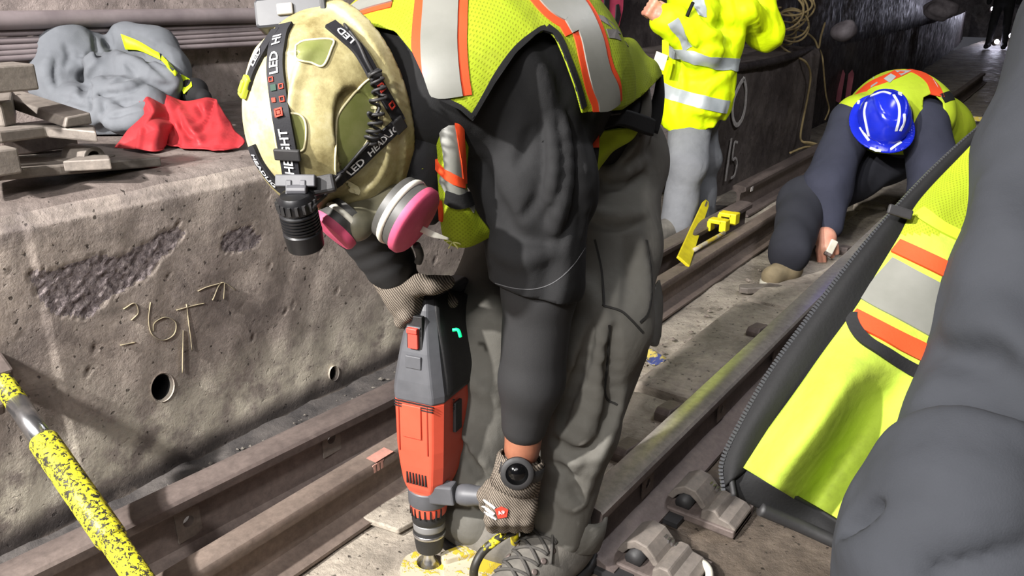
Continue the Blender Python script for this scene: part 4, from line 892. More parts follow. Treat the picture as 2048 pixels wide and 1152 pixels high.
kq = P(712, 44, 1.19); obj('fit_dial', lathe([(0.012, 0.006), (0.024, 0.005), (0.026, 0.0), (0.026, -0.014), (0.02, -0.016)], kq, nrm(-HF + HU * 0.15 + HL * 0.2), 36), M['black_rub'], HELM, angle=40)
# ------------------------------------------------------------------ respirator
M['mask'] = mk('olive_silicone', (82, 80, 66), (104, 100, 82), 0.5, 0, 20); M['pink'] = mk('pink_filter', (206, 84, 118), (190, 70, 104), 0.6, 0, 30); M['fgrey'] = mk('filter_grey', (60, 60, 58), (74, 73, 70), 0.5, 0, 30)
mc = HO + HF * 0.125 - HU * 0.055
RESP = obj('respirator', snets(lambda p: smin(ell(p, mc, (0.06, 0.05, 0.055), np.stack([HL, HF, HU])), smin(rc(p, mc, P(712, 447, 1.14), 0.035, 0.026), rc(p, mc, P(800, 440, 1.15), 0.035, 0.028), 0.02), 0.025), mc - 0.16, mc + 0.16, 0.006), M['mask'], worker, label='half-face respirator with two pink filters')
def fil(c, n, r, th):
    n = nrm(n); o = obj('filter', lathe([(r * 0.6, -th), (r * 0.93, -th * 0.9), (r * 0.96, -0.004), (r * 0.96, 0.002)], c, n, 36), M['fgrey'], RESP, angle=40)
    obj('filter_pad', lathe([(r, -0.001), (r, 0.007), (r * 0.93, 0.011), (0.0, 0.013)], c, n, 36), M['pink'], o, angle=50)
    obj('retaining_ring', lathe([(r * 0.97, -th * 0.62), (r * 1.0, -th * 0.5), (r * 0.98, -th * 0.38)], c, n, 36), M['white_plastic'], o); return o
n1 = -0.25 * _FW + 0.97 * nrm(-_R * 0.62 - _UP * 0.78); n2 = -0.16 * _FW + 0.98 * nrm(_R * 0.80 - _UP * 0.56)
fa = fil(P(672, 456, 1.14), n1, 0.036, 0.034); fb = fil(P(824, 438, 1.115), n2, 0.052, 0.036)
sd_ = frame(n1); obj('filter_label', box(P(671, 437, 1.115), (0.014, 0.018, 0.001), np.stack([_R, _UP, -_FW])), M['white_print'], fa, smooth=False)
v, f, uv = sheet([[P(838, 448, 1.14), P(838, 462, 1.14)], [P(866, 462, 1.13), P(862, 474, 1.13)], [P(898, 476, 1.14), P(897, 480, 1.14)]], 14, 6); obj('mask_strap', (v, f), M['white_plastic'], RESP, solid=0.002)
obj('strap_buckle', tube([P(833, 490, 1.16), P(840, 510, 1.18), P(836, 525, 1.19)], 0.006, 8, 12), M['black_rub'], RESP)
obj('brow_bolt', lathe([(0.006, 0), (0.006, 0.003)], P(840, 371, 1.11), -_FW, 12), M['chrome'], RESP)
# black bindings and the pouch band of the vest
binding('binding', [(872, 196), (905, 208), (940, 236), (952, 240), (985, 170), (1030, 105), (1075, 68), (1092, 60)], 0.013, VEST, vb)
binding('binding', [(1092, 60), (1112, 78), (1130, 120), (1150, 175), (1165, 235), (1174, 300)], 0.020, VEST, vb)
# front panel of the vest hanging down beside the arm
FP = [[P(862, 205, 1.170), P(885, 210, 1.155), P(915, 222, 1.155), P(938, 240, 1.175)],
      [P(866, 270, 1.180), P(888, 280, 1.155), P(915, 285, 1.160), P(935, 300, 1.190)],
      [P(876, 345, 1.190), P(895, 350, 1.170), P(915, 355, 1.175), P(932, 375, 1.205)],
      [P(880, 400, 1.205), P(902, 405, 1.190), P(930, 410, 1.195), P(952, 425, 1.225)],
      [P(884, 455, 1.225), P(905, 462, 1.210), P(940, 462, 1.215), P(975, 455, 1.245)],
      [P(890, 480, 1.240), P(910, 492, 1.230), P(940, 492, 1.235), P(985, 470, 1.265)]]
v, f, uv = sheet(FP, 40, 30); PANEL = obj('front_panel', (v, f), M['hv_mesh'], VEST, solid=0.004, uv=uv); pb = bvh_of((v, f))
def ptape(path, w, mat, name, lift=0.003): return tape(name, pb, path, w, M[mat], PANEL, lift=lift, cols=5)
ptape([(893, 214), (899, 270), (905, 330), (909, 362)], 0.036, 'silver', 'silver_tape'); ptape([(913, 222), (918, 280), (922, 330), (924, 368)], 0.013, 'orange', 'orange_tape', 0.005)
ptape([(866, 262), (872, 300), (878, 330), (900, 352), (924, 370)], 0.012, 'orange', 'orange_tape', 0.005); ptape([(885, 352), (905, 380), (930, 395), (945, 415)], 0.022, 'silver', 'silver_tape', 0.003)
ptape([(895, 392), (915, 402), (938, 398)], 0.022, 'black_bind', 'pocket_mouth', 0.005); ptape([(882, 400), (885, 425), (884, 440)], 0.010, 'orange', 'orange_tape', 0.004)
ptape([(864, 206), (905, 212), (938, 236)], 0.016, 'black_bind', 'binding', 0.004)
obj('frayed_thread', merge(*[tube([P(905, 484, 1.225), P(905 + dx, 484 + dy, 1.217), P(905 + dx * 1.6, 486 + dy * 1.3, 1.22)], 0.0012, 5, 8) for dx, dy in ((8, -8), (10, 2), (-5, 8), (7, 8), (-8, -2))]), mk('pale_thread', (220, 220, 150), None, 0.9), PANEL)
# pouch band across the lower back and the lining showing under the hem
bd = [[P(1162, 222, 1.365), P(1205, 221, 1.355), P(1242, 218, 1.385), P(1290, 232, 1.455), P(1308, 240, 1.485)], [P(1162, 256, 1.375), P(1205, 258, 1.360), P(1242, 252, 1.390), P(1290, 268, 1.460), P(1303, 272, 1.485)]]
v, f, uv = sheet(bd, 8, 40); BAND = obj('pouch_band', (v, f), M['black_bind'], VEST, solid=0.008)
obj('zip', tube([P(1164, 229, 1.360), P(1205, 229, 1.349), P(1240, 226, 1.377)], 0.003, 8, 24), M['black_rub'], BAND)
ln = [[P(1166, 262, 1.375), P(1200, 262, 1.385), P(1250, 256, 1.425), P(1276, 262, 1.455)], [P(1170, 300, 1.375), P(1205, 290, 1.395), P(1240, 282, 1.430), P(1262, 280, 1.455)], [P(1175, 350, 1.375), P(1190, 330, 1.385), P(1210, 312, 1.415), P(1228, 300, 1.445)], [P(1178, 392, 1.385), P(1184, 370, 1.390), P(1196, 340, 1.415), P(1210, 320, 1.435)]]
v, f, uv = sheet(ln, 24, 20); obj('vest_lining', (v, f), M['hv_plain'], VEST, solid=0.003)
rd = [[P(1168, 270, 1.360), P(1198, 268, 1.360)], [P(1170, 310, 1.360), P(1195, 305, 1.362)], [P(1172, 345, 1.365), P(1186, 332, 1.370)]]
v, f, uv = sheet(rd, 14, 8); obj('tool_pouch', (v, f), M['hood'], VEST, solid=0.02)
obj('pouch_tag', box(P(1190, 282, 1.345), (0.014, 0.022, 0.003), np.stack([_R, _UP, -_FW])), M['orange'], VEST, smooth=False)
hs = [[P(1322, 148, 1.60), P(1312, 190, 1.58)], [P(1330, 165, 1.62), P(1318, 210, 1.60)]]
bq = np.array([P(x, y, t) for x, y, t in ((1320, 150, 1.585), (1318, 190, 1.575), (1310, 230, 1.57), (1300, 262, 1.565))]); obj('hem_binding', ribbon(bq, np.tile(-_FW, (4, 1)), [0.012, 0.022, 0.03, 0.032], 0.0, n=20, cols=3, thick=0.003), M['black_bind'], VEST)

# moulded panels of the helmet, set in by their own rims; olive tone has shade and translucence painted in
def largest(g):
    V, Fc = g; par = list(range(len(V)))
    def fd(i):
        while par[i] != i: par[i] = par[par[i]]; i = par[i]
        return i
    for f in Fc:
        for k in f[1:]: par[fd(k)] = fd(f[0])
    rt = np.array([fd(i) for i in range(len(V))]); u, c = np.unique(rt, return_counts=True); b = u[c.argmax()]; keep = np.where(rt == b)[0]; mp = {j: i for i, j in enumerate(keep)}
    return V[keep], [[mp[i] for i in f] for f in Fc if rt[f[0]] == b]
def decal(poly, mat, name, lift=0.0012, rim=None):
    V = np.asarray(helm[0]); q, z = to_px(V); g = grad(helmet_sdf, V, 0.004); fc_ = -(g @ _FW); sdp = np.where((fc_ > 0.05) & (z < 1.22), -poly_sd(q, poly), -50.0)
    gg = largest(clip((V + g * lift, helm[1]), sdp)); o = obj(name, gg, mat, HELM)
    if rim:
        c, m = cast(hb, pxpath(list(poly) + [poly[0]], 70)); obj('rim', tube(c + m * 0.0010, 0.0016, 6, 90, cap=False), rim, o)
    return o
M['olive'] = mk('olive_shade_panel', (104, 110, 56), (126, 128, 80), 0.5, 0, 18, 0.2, 120, 0.0008); M['cream'] = mk('pale_cream_edge', (208, 200, 160), None, 0.5)
decal([(672, 262), (676, 230), (700, 196), (722, 172), (742, 158), (752, 175), (752, 215), (742, 262), (722, 300), (695, 335), (672, 352)], M['olive'], 'side_panel', rim=M['cream'])
decal([(592, 92), (612, 82), (664, 80), (662, 100), (646, 132), (622, 126), (594, 118)], M['olive'], 'rear_panel', rim=M['cream'])
decal([(548, 232), (566, 226), (600, 230), (612, 250), (610, 288), (600, 302), (562, 304), (552, 280)], M['olive'], 'crown_panel', rim=M['cream'])
decal([(688, 356), (716, 372), (724, 392), (700, 384), (682, 366)], M['cream'], 'brow_rib')
for k in range(7):
    yy = 196 + k * 15; decal([(738 - k, yy), (752 - k, yy - 3), (756 - k, yy + 3), (742 - k, yy + 7)], M['cream'], 'coil_lit_gap', 0.003)  # cream slivers paint the lit gaps between the coil's shadows
# ------------------------------------------------------------------ rotary hammer drill
zs_ = np.linspace(-0.02, 0.75, 200); DA, DB = A(-0.915, 0.965, 0.0), P(851, 598, 1.45)
dax = nrm(DB - DA)
def dproj(p): d = p - _C; z = d @ _FW; return 576 - F * (d @ _UP) / z
hy_ = np.array([dproj(DA + dax * h) for h in zs_]); 
def hy(y): return float(np.interp(-y, -hy_, zs_))            # height along the drill's axis of an image row
dn = nrm(A(0.22, -0.975, 0) - dax * (A(0.22, -0.975, 0) @ dax)); dr = np.cross(dax, -dn); dr = nrm(np.cross(dn, dax)) * -1
if dr @ _R < 0: dr = -dr
DRILL = thing('rotary_hammer_drill', DA, 'orange and grey rotary hammer drill held upright by the bent worker', 'power drill')
def drow(y, w, nf, nb, ch=0.3, off=0.0):
    """one chamfered section: width w, front at nf, back at -nb, chamfer as a share of the half width"""
    c = DA + dax * hy(y) + dr * off; hw = w / 2; k = hw * ch
    return [c + dr * a + dn * b for a, b in ((-hw, nf - k * 1.4), (-hw + k, nf), (hw - k, nf), (hw, nf - k * 1.4), (hw, -nb + k), (hw - k, -nb), (-hw + k, -nb), (-hw, -nb + k))]
def shell(rows, mat, parent, name, bevel=0.004, label=None): return obj(name, loft([drow(*r) for r in rows]), mat, parent, smooth=False, bevel=bevel, label=label)
M['d_orange'] = mk('orange_plastic', (206, 82, 60), (196, 74, 52), 0.42, 0, 8, 0.1, 200, 0.0005); M['d_grey'] = mk('grey_plastic_housing', (70, 71, 75), (86, 87, 91), 0.5, 0, 10, 0.15, 200, 0.0006); M['d_black'] = mk('black_grip_rubber', (26, 26, 27), (34, 34, 35), 0.6, 0, 30, 0.3, 200); M['d_red'] = mk('red_switch', (206, 70, 58), None, 0.5)
OR = shell([(972, 0.070, 0.034, 0.040, 0.35), (958, 0.082, 0.040, 0.05, 0.35), (945, 0.088, 0.043, 0.06, 0.32), (912, 0.096, 0.047, 0.075, 0.30), (880, 0.100, 0.049, 0.085, 0.28), (784, 0.104, 0.050, 0.11, 0.28)], M['d_orange'], DRILL, 'motor_housing')
GR = shell([(785, 0.106, 0.051, 0.105, 0.28), (770, 0.107, 0.051, 0.10, 0.28), (745, 0.100, 0.050, 0.075, 0.3), (690, 0.082, 0.044, 0.06, 0.35), (640, 0.064, 0.034, 0.05, 0.4), (612, 0.052, 0.026, 0.045, 0.4), (594, 0.044, 0.018, 0.042, 0.5), (586, 0.030, 0.008, 0.034, 0.6)], M['d_grey'], DRILL, 'handle_housing')
def spanel(rows, name, mat, par):
    R0 = [DA + dax * hy(y) + dr * su + dn * nf for y, su, nf, nb in rows]; R1 = [DA + dax * hy(y) + dr * su - dn * nb for y, su, nf, nb in rows]
    G = np.array([[a, b] for a, b in zip(R0, R1)]); v, f, uv = sheet(G, 20, 6); return obj(name, (v, f), mat, par, solid=0.006)
spanel([(592, 0.021, 0.004, 0.05), (612, 0.0265, 0.012, 0.10), (640, 0.0325, 0.016, 0.13), (690, 0.0415, 0.018, 0.135), (745, 0.0505, 0.020, 0.12), (776, 0.0535, 0.02, 0.09)], 'rubber_side_panel', M['d_black'], GR)
# rear body, battery side and D-handle behind
shell([(930, 0.080, -0.05, 0.105, 0.2), (800, 0.088, -0.06, 0.165, 0.2), (770, 0.088, -0.06, 0.165, 0.2)], M['d_orange'], DRILL, 'rear_housing')
shell([(772, 0.084, -0.06, 0.165, 0.2), (735, 0.074, -0.07, 0.168, 0.25), (700, 0.056, -0.09, 0.165, 0.3), (650, 0.044, -0.115, 0.158, 0.3), (606, 0.040, -0.10, 0.15, 0.3)], M['d_black'], DRILL, 'grip')
shell([(612, 0.040, -0.02, 0.15, 0.3), (597, 0.040, -0.01, 0.148, 0.35), (588, 0.030, -0.02, 0.135, 0.4)], M['d_grey'], DRILL, 'top_bridge')
def face(y, u, w, h_, th, nf, mat, name, par, bev=0.0015, tilt=None):
    c = DA + dax * hy(y) + dr * u + dn * nf; return obj(name, box(c, (w, th, h_), np.stack([dr, dn, dax])), mat, par, smooth=False, bevel=bev)
face(668, 0.0, 0.032, 0.096, 0.010, 0.0375, M['d_black'], 'switch_recess', GR)
SW = face(660, 0.0, 0.020, 0.040, 0.012, 0.0435, M['d_red'], 'switch', GR); face(645, 0.0, 0.021, 0.010, 0.014, 0.046, M['d_red'], 'switch_ridge', SW)
face(707, 0.0, 0.032, 0.024, 0.012, 0.044, M['d_grey'], 'switch_ramp', GR); face(640, 0.0, 0.028, 0.004, 0.012, 0.040, M['d_grey'], 'bridge', GR)
face(822, -0.004, 0.040, 0.066, 0.004, 0.0515, M['d_orange'], 'label_panel', OR); 
for m in (-1, 1): face(836, m * 0.030 - 0.002, 0.003, 0.10, 0.003, 0.050, mk('dark_orange_groove', (150, 48, 30), None, 0.6) if m < 0 else bpy.data.materials['dark_orange_groove'], 'groove', OR)
for k in range(7): face(936, -0.020 + k * 0.0066, 0.003, 0.024, 0.004, 0.0445, M['dark'], 'vent_slot', OR, 0)
for k in range(3): face(786 + k * 5, 0.0, 0.082 - k * 0.001, 0.0018, 0.003, 0.0505, M['d_black'], 'seam', GR, 0)
def side(y, b, d_, h_, th, su, mat, name, par, bev=0.001):
    c = DA + dax * hy(y) + dr * su + dn * b; return obj(name, box(c, (th, d_, h_), np.stack([dr, dn, dax])), mat, par, smooth=False, bevel=bev)
side(828, -0.02, 0.026, 0.060, 0.008, 0.053, M['d_black'], 'latch', OR)
M['led'] = NT('green_status_light'); M['led'].col((20, 200, 110)); M['led'].set(Emission_Color=(0.0, 0.8, 0.2, 1), Emission_Strength=1.0); M['led'] = M['led'].m
c = P(905, 660, 1.40)
obj('status_light', tube([P(905, 660, 1.425), P(916, 660, 1.425), P(921, 674, 1.428)], 0.003, 8, 10), M['led'], DRILL)
wp = DA + dr * 0.047
obj('lettering', text_on('HILTI', 0.020, DA + dax * hy(770) + dr * 0.0455 - dn * 0.135, -dax, -dn, 0.002, True), M['white_print'], DRILL, smooth=False)
obj('lettering', text_on('AVR', 0.014, DA + dax * hy(800) + dr * 0.0525 - dn * 0.004, -dax, -dn, 0.002, True), M['d_black'], DRILL, smooth=False)
# collar, side handle
cb = DA + dax * hy(985)
obj('clamp_band', lathe([(0.039, hy(1000)), (0.040, hy(998)), (0.040, hy(973)), (0.038, hy(971))], DA, dax, 32), M['d_grey'], DRILL, angle=40)
NK = obj('neck', lathe([(0.034, hy(1022)), (0.036, hy(1012)), (0.037, hy(1000)), (0.038, hy(968))], DA, dax, 32), M['d_orange'], DRILL, angle=40)
for a in np.linspace(-1.2, 1.2, 9):
    c = DA + dax * hy(1012) + (dn * math.cos(a) + dr * math.sin(a)) * 0.0362; obj('vent_slot', box(c, (0.003, 0.003, 0.020), np.stack([-dn * math.sin(a) + dr * math.cos(a), dn * math.cos(a) + dr * math.sin(a), dax])), M['dark'], NK, smooth=False)
h0, h1 = P(868, 985, 1.535), P(1075, 1000, 1.475); hx = nrm(h1 - h0); s_, u_, _ = frame(hx)
obj('side_handle_base', prism([(-0.014, -0.019), (0.016, -0.019), (0.019, 0), (0.016, 0.020), (-0.014, 0.022)], h0 - hx * 0.008, s_, u_, hx, 0, 0.052), M['d_grey'], DRILL, smooth=False, bevel=0.004)
obj('side_handle_grip', lathe([(0.017, 0.05), (0.020, 0.056), (0.021, 0.07), (0.0185, 0.085), (0.018, 0.17), (0.021, 0.19), (0.017, 0.197)], h0, hx, 24), M['d_grey'], DRILL)
# chuck and bit
hz = hy
obj('chuck', lathe([(0.026, hz(1096)), (0.0275, hz(1090)), (0.0315, hz(1066)), (0.0320, hz(1064)), (0.0320, hz(1056)), (0.0305, hz(1053)), (0.0305, hz(1040)), (0.0335, hz(1037)), (0.0340, hz(1030)), (0.0345, hz(1018)), (0.033, hz(1016))], DA, dax, 40), M['d_black'], DRILL, angle=40)
obj('chuck_ring', lathe([(0.0322, hz(1066)), (0.0330, hz(1064)), (0.0330, hz(1061)), (0.0322, hz(1059))], DA, dax, 40), M['chrome'], DRILL)
obj('chuck_sleeve', lathe([(0.0312, hz(1053)), (0.0316, hz(1050)), (0.0316, hz(1042)), (0.0312, hz(1039))], DA, dax, 40), mk('satin_grey', (128, 128, 128), None, 0.4, 0.3), DRILL)
obj('drill_bit', lathe([(0.020, 0.008), (0.0195, 0.014), (0.014, 0.026), (0.0105, 0.036), (0.0105, hz(1094))], DA, dax, 24), M['chrome'], DRILL, angle=50)
# ------------------------------------------------------------------ yellow drilling base under the drill
YB = thing('drill_base', DA + A(0.1, 0, 0), 'yellow painted steel drilling base with carrying handle under the drill', 'drill base')
def slab(pts, z0, z1, mat, name, par, hole=None, bev=0.004):
    q = [PZ(x, y, z1) for x, y in pts]; q = smooth_path(np.array(q + [q[0]]), 60)[:-1]; o = q.mean(0); g = prism([(a[0], a[1]) for a in q], (0, 0, 0), (1, 0, 0), (0, 1, 0), (0, 0, 1), z0, z1)
    if hole is not None: g = cut(g, [lathe([(hole[2], -0.05), (hole[2], 0.2)], (hole[0], hole[1], 0), (0, 0, 1), 24)])
    return obj(name, g, mat, par, smooth=False, bevel=bev)
slab([(800, 1135), (812, 1112), (845, 1100), (880, 1112), (900, 1130), (905, 1160), (880, 1185), (830, 1180), (804, 1160)], 0.0, 0.022, M['yellow2'], 'ring', YB, hole=(DA[0], DA[1], 0.026))
slab([(892, 1110), (915, 1090), (960, 1080), (990, 1090), (1020, 1102), (1046, 1112), (1056, 1132), (1058, 1180), (1000, 1215), (930, 1205), (905, 1170), (884, 1150)], 0.0, 0.030, M['yellow2'], 'base_plate', YB)
slab([(880, 1104), (925, 1088), (965, 1079), (985, 1084), (960, 1100), (915, 1112), (888, 1118)], 0.022, 0.043, M['yellow2'], 'rib', YB, bev=0.003)
hq = [PZ(950, 1172, 0.028), P(948, 1140, 1.50), P(962, 1108, 1.50), P(985, 1086, 1.50), P(1012, 1068, 1.51), P(1029, 1062, 1.515)]
obj('carry_handle', tube(hq, 0.0085, 12, 40), chipped('black_yellow_worn_handle', (226, 212, 40), (40, 38, 32), 40, 0.56), YB)
obj('handle_post', tube([P(1029, 1062, 1.515), PZ(1030, 1104, 0.028)], 0.0085, 12, 6), M['yellow_plain'], YB)
# ------------------------------------------------------------------ gloves
def glove(name, palm, wrist, fingers, thumb, cuffc, par, lab=None, k=0.010, extra=None):
    def f(p):
        d = palm(p)
        for pts, r in fingers: d = smin(d, chain(p, pts, r, 0.004), k * 0.6)
        d = smin(d, chain(p, *thumb, 0.006), k); 
        if extra is not None: d = smin(d, extra(p), 0.012)
        return d + 0.0006 * wob(p, 160, 81)
    al = np.vstack([np.vstack([q for q, _ in fingers]), np.array(thumb[0]), wrist[None]]); lo, hi = al.min(0) - 0.07, al.max(0) + 0.07
    return obj(name, snets(f, lo, hi, 0.0042), M['glove'], par, label=lab)
# right hand over the top handle, thumb lying to the right
pr = [A(0, 0, 0)]
rw, rp = P(792, 556, 1.435), P(822, 590, 1.445)
fR = []
for i in range(4):
    y = 594 + 15 * i; fR.append(([P(822 - 3 * i, y - 8, 1.425), P(806 - i, y + 4, 1.455), P(818, y + 8, 1.50), P(868 - 6 * i, y + 2, 1.545)], [0.0125, 0.0125, 0.0115, 0.0095]))
fR[0] = ([P(830, 582, 1.44), P(860, 580, 1.475), P(893, 592, 1.485), P(906, 606, 1.475)], [0.0125, 0.0125, 0.011, 0.0095])
thR = ([P(812, 576, 1.425), P(838, 570, 1.405), P(868, 570, 1.395), P(896, 564, 1.405)], [0.018, 0.019, 0.0165, 0.0125])
GLR = glove('glove', lambda p: smin(rc(p, P(800, 575, 1.435), P(816, 612, 1.445), 0.034, 0.030), rc(p, P(795, 560, 1.435), P(806, 585, 1.44), 0.033, 0.034), 0.02), rw, fR, thR, None, worker)
cdir = nrm(RW - RE); s_, u_, d_ = frame(cdir)
wc = P(786, 546, 1.43)
obj('cuff', loft([[wc + cdir * h + (s_ * math.cos(t) + u_ * math.sin(t)) * (r + 0.0008 * (k % 2)) for k, t in enumerate(np.linspace(0, 2 * np.pi, 48, endpoint=False))] for r, h in ((0.036, -0.004), (0.0385, 0.0), (0.0385, 0.02), (0.036, 0.03))], cap=False), M['glove'], GLR, solid=0.003)
# left hand closed round the side handle
fL = []
for i in range(4):
    x = 985 + 23 * i; fL.append(([P(x + 2, 1012, 1.425), P(x - 2, 1038, 1.43), P(x, 1052, 1.465), P(x + 4, 1030, 1.515), P(x + 6, 1000, 1.515)], [0.0135, 0.0135, 0.0125, 0.0115, 0.0100]))
thL = ([P(985, 975, 1.45), P(972, 990, 1.47), P(975, 1010, 1.50), P(1000, 1022, 1.52)], [0.017, 0.016, 0.0145, 0.012])
GLL = glove('glove', lambda p: smin(rc(p, P(1030, 945, 1.425), P(1000, 1005, 1.435), 0.034, 0.026), rc(p, P(1042, 945, 1.43), P(1046, 1010, 1.435), 0.033, 0.027), 0.025), LW, fL, thL, None, worker)
cdir = nrm(P(1025, 980, 1.435) - P(1044, 900, 1.42)); s_, u_, d_ = frame(cdir); wc = P(1040, 925, 1.425)
CF = obj('cuff', loft([[wc + cdir * h + (s_ * math.cos(t) + u_ * math.sin(t)) * (r + 0.001 * (k % 2)) for k, t in enumerate(np.linspace(0, 2 * np.pi, 64, endpoint=False))] for r, h in ((0.036, -0.012), (0.041, -0.006), (0.041, 0.02), (0.044, 0.045))], cap=False), M['glove'], GLL, solid=0.003)
WT = obj('wrist_watch', lathe([(0.0, 0.0), (0.027, 0.0), (0.029, 0.004), (0.029, 0.010), (0.025, 0.013), (0.020, 0.013), (0.019, 0.010), (0.0, 0.010)], P(1034, 944, 1.392), nrm(-_FW - _UP * 0.1), 36), M['black_rub'], worker, angle=40, label='round black wrist watch')
obj('dial', lathe([(0.0195, 0.0), (0.0195, 0.0118)], P(1034, 944, 1.392), nrm(-_FW - _UP * 0.1), 32), mk('black_glass', (8, 8, 9), None, 0.12), WT)
obj('watch_strap', loft([[P(1040, 933, 1.425) + cdir * h + (s_ * math.cos(t) + u_ * math.sin(t)) * r for t in np.linspace(0, 2 * np.pi, 40, endpoint=False)] for r, h in ((0.0425, -0.012), (0.0435, -0.012), (0.0435, 0.010), (0.0425, 0.010))], cap=False), M['black_rub'], WT)
dg_ = bpy.context.evaluated_depsgraph_get()
gv = GLL.data; gb = BVHTree.FromPolygons([Vector(np.array(v.co) + WORLD[GLL.name]) for v in gv.vertices], [list(p.vertices) for p in gv.polygons])
patch([(990, 1018), (1003, 1012), (1016, 1018), (1013, 1032), (996, 1036)], M['red_print'], GLL, gb, 'badge', 0.003)
q, m = cast(gb, pxpath([(990, 1026), (1002, 1023), (1016, 1022)], 12)); obj('lettering', text_path('A9', 0.010, q, m, 0.012, 0.0045), M['white_print'], GLL, smooth=False)
for k, (a, b) in enumerate((((968, 1000), (990, 1016)), ((966, 1012), (988, 1028)), ((970, 1024), (992, 1038)))): tape('printed_line', gb, [a, ((a[0] + b[0]) / 2, (a[1] + b[1]) / 2), b], 0.004 if k != 1 else 0.0055, M['white_print'], GLL, n=8, lift=0.001, cols=3)
# ------------------------------------------------------------------ standing man in the yellow rain jacket
M['jeans'] = fabric('grey_jeans', (104, 106, 110), (124, 126, 130), 0.85, 420, 0, 0.35, 8, 14); M['navy'] = fabric('navy_sweatshirt', (40, 42, 54), (50, 52, 66), 0.85, 420, 0, 0.3, 6, 10)
man = thing('person', (-1.55, 3.4, 0.0), 'standing worker in yellow rain jacket with silver bands and grey jeans, head out of frame', 'person')
mb = dict(hip=P(1390, 170, 3.80), chest=P(1420, -40, 3.78), neck=P(1425, -165, 3.78), head=P(1420, -260, 3.72))
mLS, mLE, mLW = P(1375, -80, 3.62), P(1398, 92, 3.56), P(1330, 38, 3.48)
mRS, mRE, mRW = P(1475, -90, 3.92), P(1527, 62, 3.85), P(1490, 20, 3.66)
mK1, mA1 = P(1372, 330, 3.70), P(1353, 462, 3.74); mK2, mA2 = P(1402, 320, 3.95), P(1398, 440, 4.02)
def man_body(p):
    d = chain(p, [mb['hip'], mb['chest'], mb['neck'], mb['head']], [0.14, 0.15, 0.06, 0.09], 0.05); d = smin(d, chain(p, [mLS, mLE, mLW], [0.055, 0.045, 0.032], 0.03), 0.03); d = smin(d, chain(p, [mRS, mRE, mRW], [0.055, 0.045, 0.032], 0.03), 0.03)
    for k, a in ((mK1, mA1), (mK2, mA2)): d = smin(d, chain(p, [mb['hip'] + (k - mb['hip']) * 0.15, k, a], [0.085, 0.055, 0.04], 0.03), 0.03)
    return d
lo = np.minimum.reduce([mb['head'], mA1, mA2, mRE, mLW]) - 0.25; hi = np.maximum.reduce([mb['head'], mA1, mA2, mRE, mLW]) + 0.25
obj('body', snets(man_body, lo, hi, 0.022), M['skin_light'], man)
def coat(p):
    d = chain(p, [P(1384, 215, 3.78), P(1412, 60, 3.78), P(1425, -60, 3.78), P(1428, -140, 3.78)], [0.178, 0.182, 0.19, 0.10], 0.06)
    d = np.maximum(d, -((p - P(1384, 240, 3.78)) @ nrm(A(0.12, -0.30, 1)))); d = smin(d, chain(p, [mLS, mLE, mLW + (mLE - mLW) * 0.12], [0.10, 0.098, 0.075], 0.04), 0.02); d = smin(d, chain(p, [mRS, mRE, mRW], [0.10, 0.092, 0.07], 0.04), 0.02)
    return d + 0.022 * np.abs(wob(p * A(1, 1, 0.6), 13, 91)) - 0.012 + 0.007 * np.abs(wob(p, 38, 92))
ct0 = snets(coat, lo, hi, 0.022)
CM = [([(1345, 62), (1372, 92), (1400, 108)], 0.022, 0.02, -1), ([(1400, 20), (1435, 50), (1480, 62)], 0.02, 0.025, -1), ([(1360, 150), (1400, 148), (1440, 138)], 0.018, 0.025, 1), ([(1390, 235), (1420, 245), (1445, 240)], 0.018, 0.02, -1), ([(1350, 215), (1362, 180), (1366, 150)], 0.018, 0.025, -1), ([(1420, 175), (1440, 160), (1470, 140)], 0.016, 0.025, 1), ([(1365, 40), (1385, 70), (1395, 95)], 0.016, 0.02, 1), ([(1430, 10), (1450, 30), (1475, 40)], 0.016, 0.025, 1), ([(1400, 95), (1430, 85), (1460, 90)], 0.018, 0.02, -1), ([(1405, 225), (1410, 190), (1430, 165)], 0.014, 0.02, 1), ([(1505, 10), (1512, 35), (1520, 60)], 0.014, 0.02, 1)]
ct = snets(wrinkled(coat, ct0, CM), lo, hi, 0.011); COAT = obj('rain_jacket', ct, M['hv_clean'], man, label='yellow rain jacket with silver bands'); cbv = bvh_of(ct)
M['silver_b'] = mk('bright_reflective_tape', (168, 174, 176), (152, 160, 164), 0.4, 0.1, 12, 0.15, 200, 0.001)
for path in ([(1335, 92), (1352, 106), (1395, 118), (1440, 128), (1482, 130)], [(1324, 178), (1345, 188), (1395, 202), (1440, 212), (1456, 214)], [(1346, 42), (1356, 60), (1370, 82), (1378, 96)], [(1396, 0), (1400, 18), (1404, 34)]):
    tape('silver_band', cbv, path, 0.058 if path[0][0] < 1340 else 0.05, M['silver_b'], COAT, lift=0.004, cols=7)
obj('zip', tube([P(1386, 5, 3.42), P(1374, 32, 3.42)], 0.008, 8, 6), M['black_bind'], COAT)
def jeans(p):
    d = chain(p, [mb['hip'], mb['hip'] + A(0, 0, -0.1)], [0.15, 0.14], 0.03)
    for k, a in ((mK1, mA1), (mK2, mA2)): d = smin(d, chain(p, [mb['hip'] + (k - mb['hip']) * 0.2, k, a + (k - a) * 0.08], [0.105, 0.088, 0.076], 0.04), 0.03)
    return d + 0.007 * wob(p * A(1, 1, 1.2), 24, 93)
obj('jeans', snets(jeans, lo, hi, 0.014), M['jeans'], man)
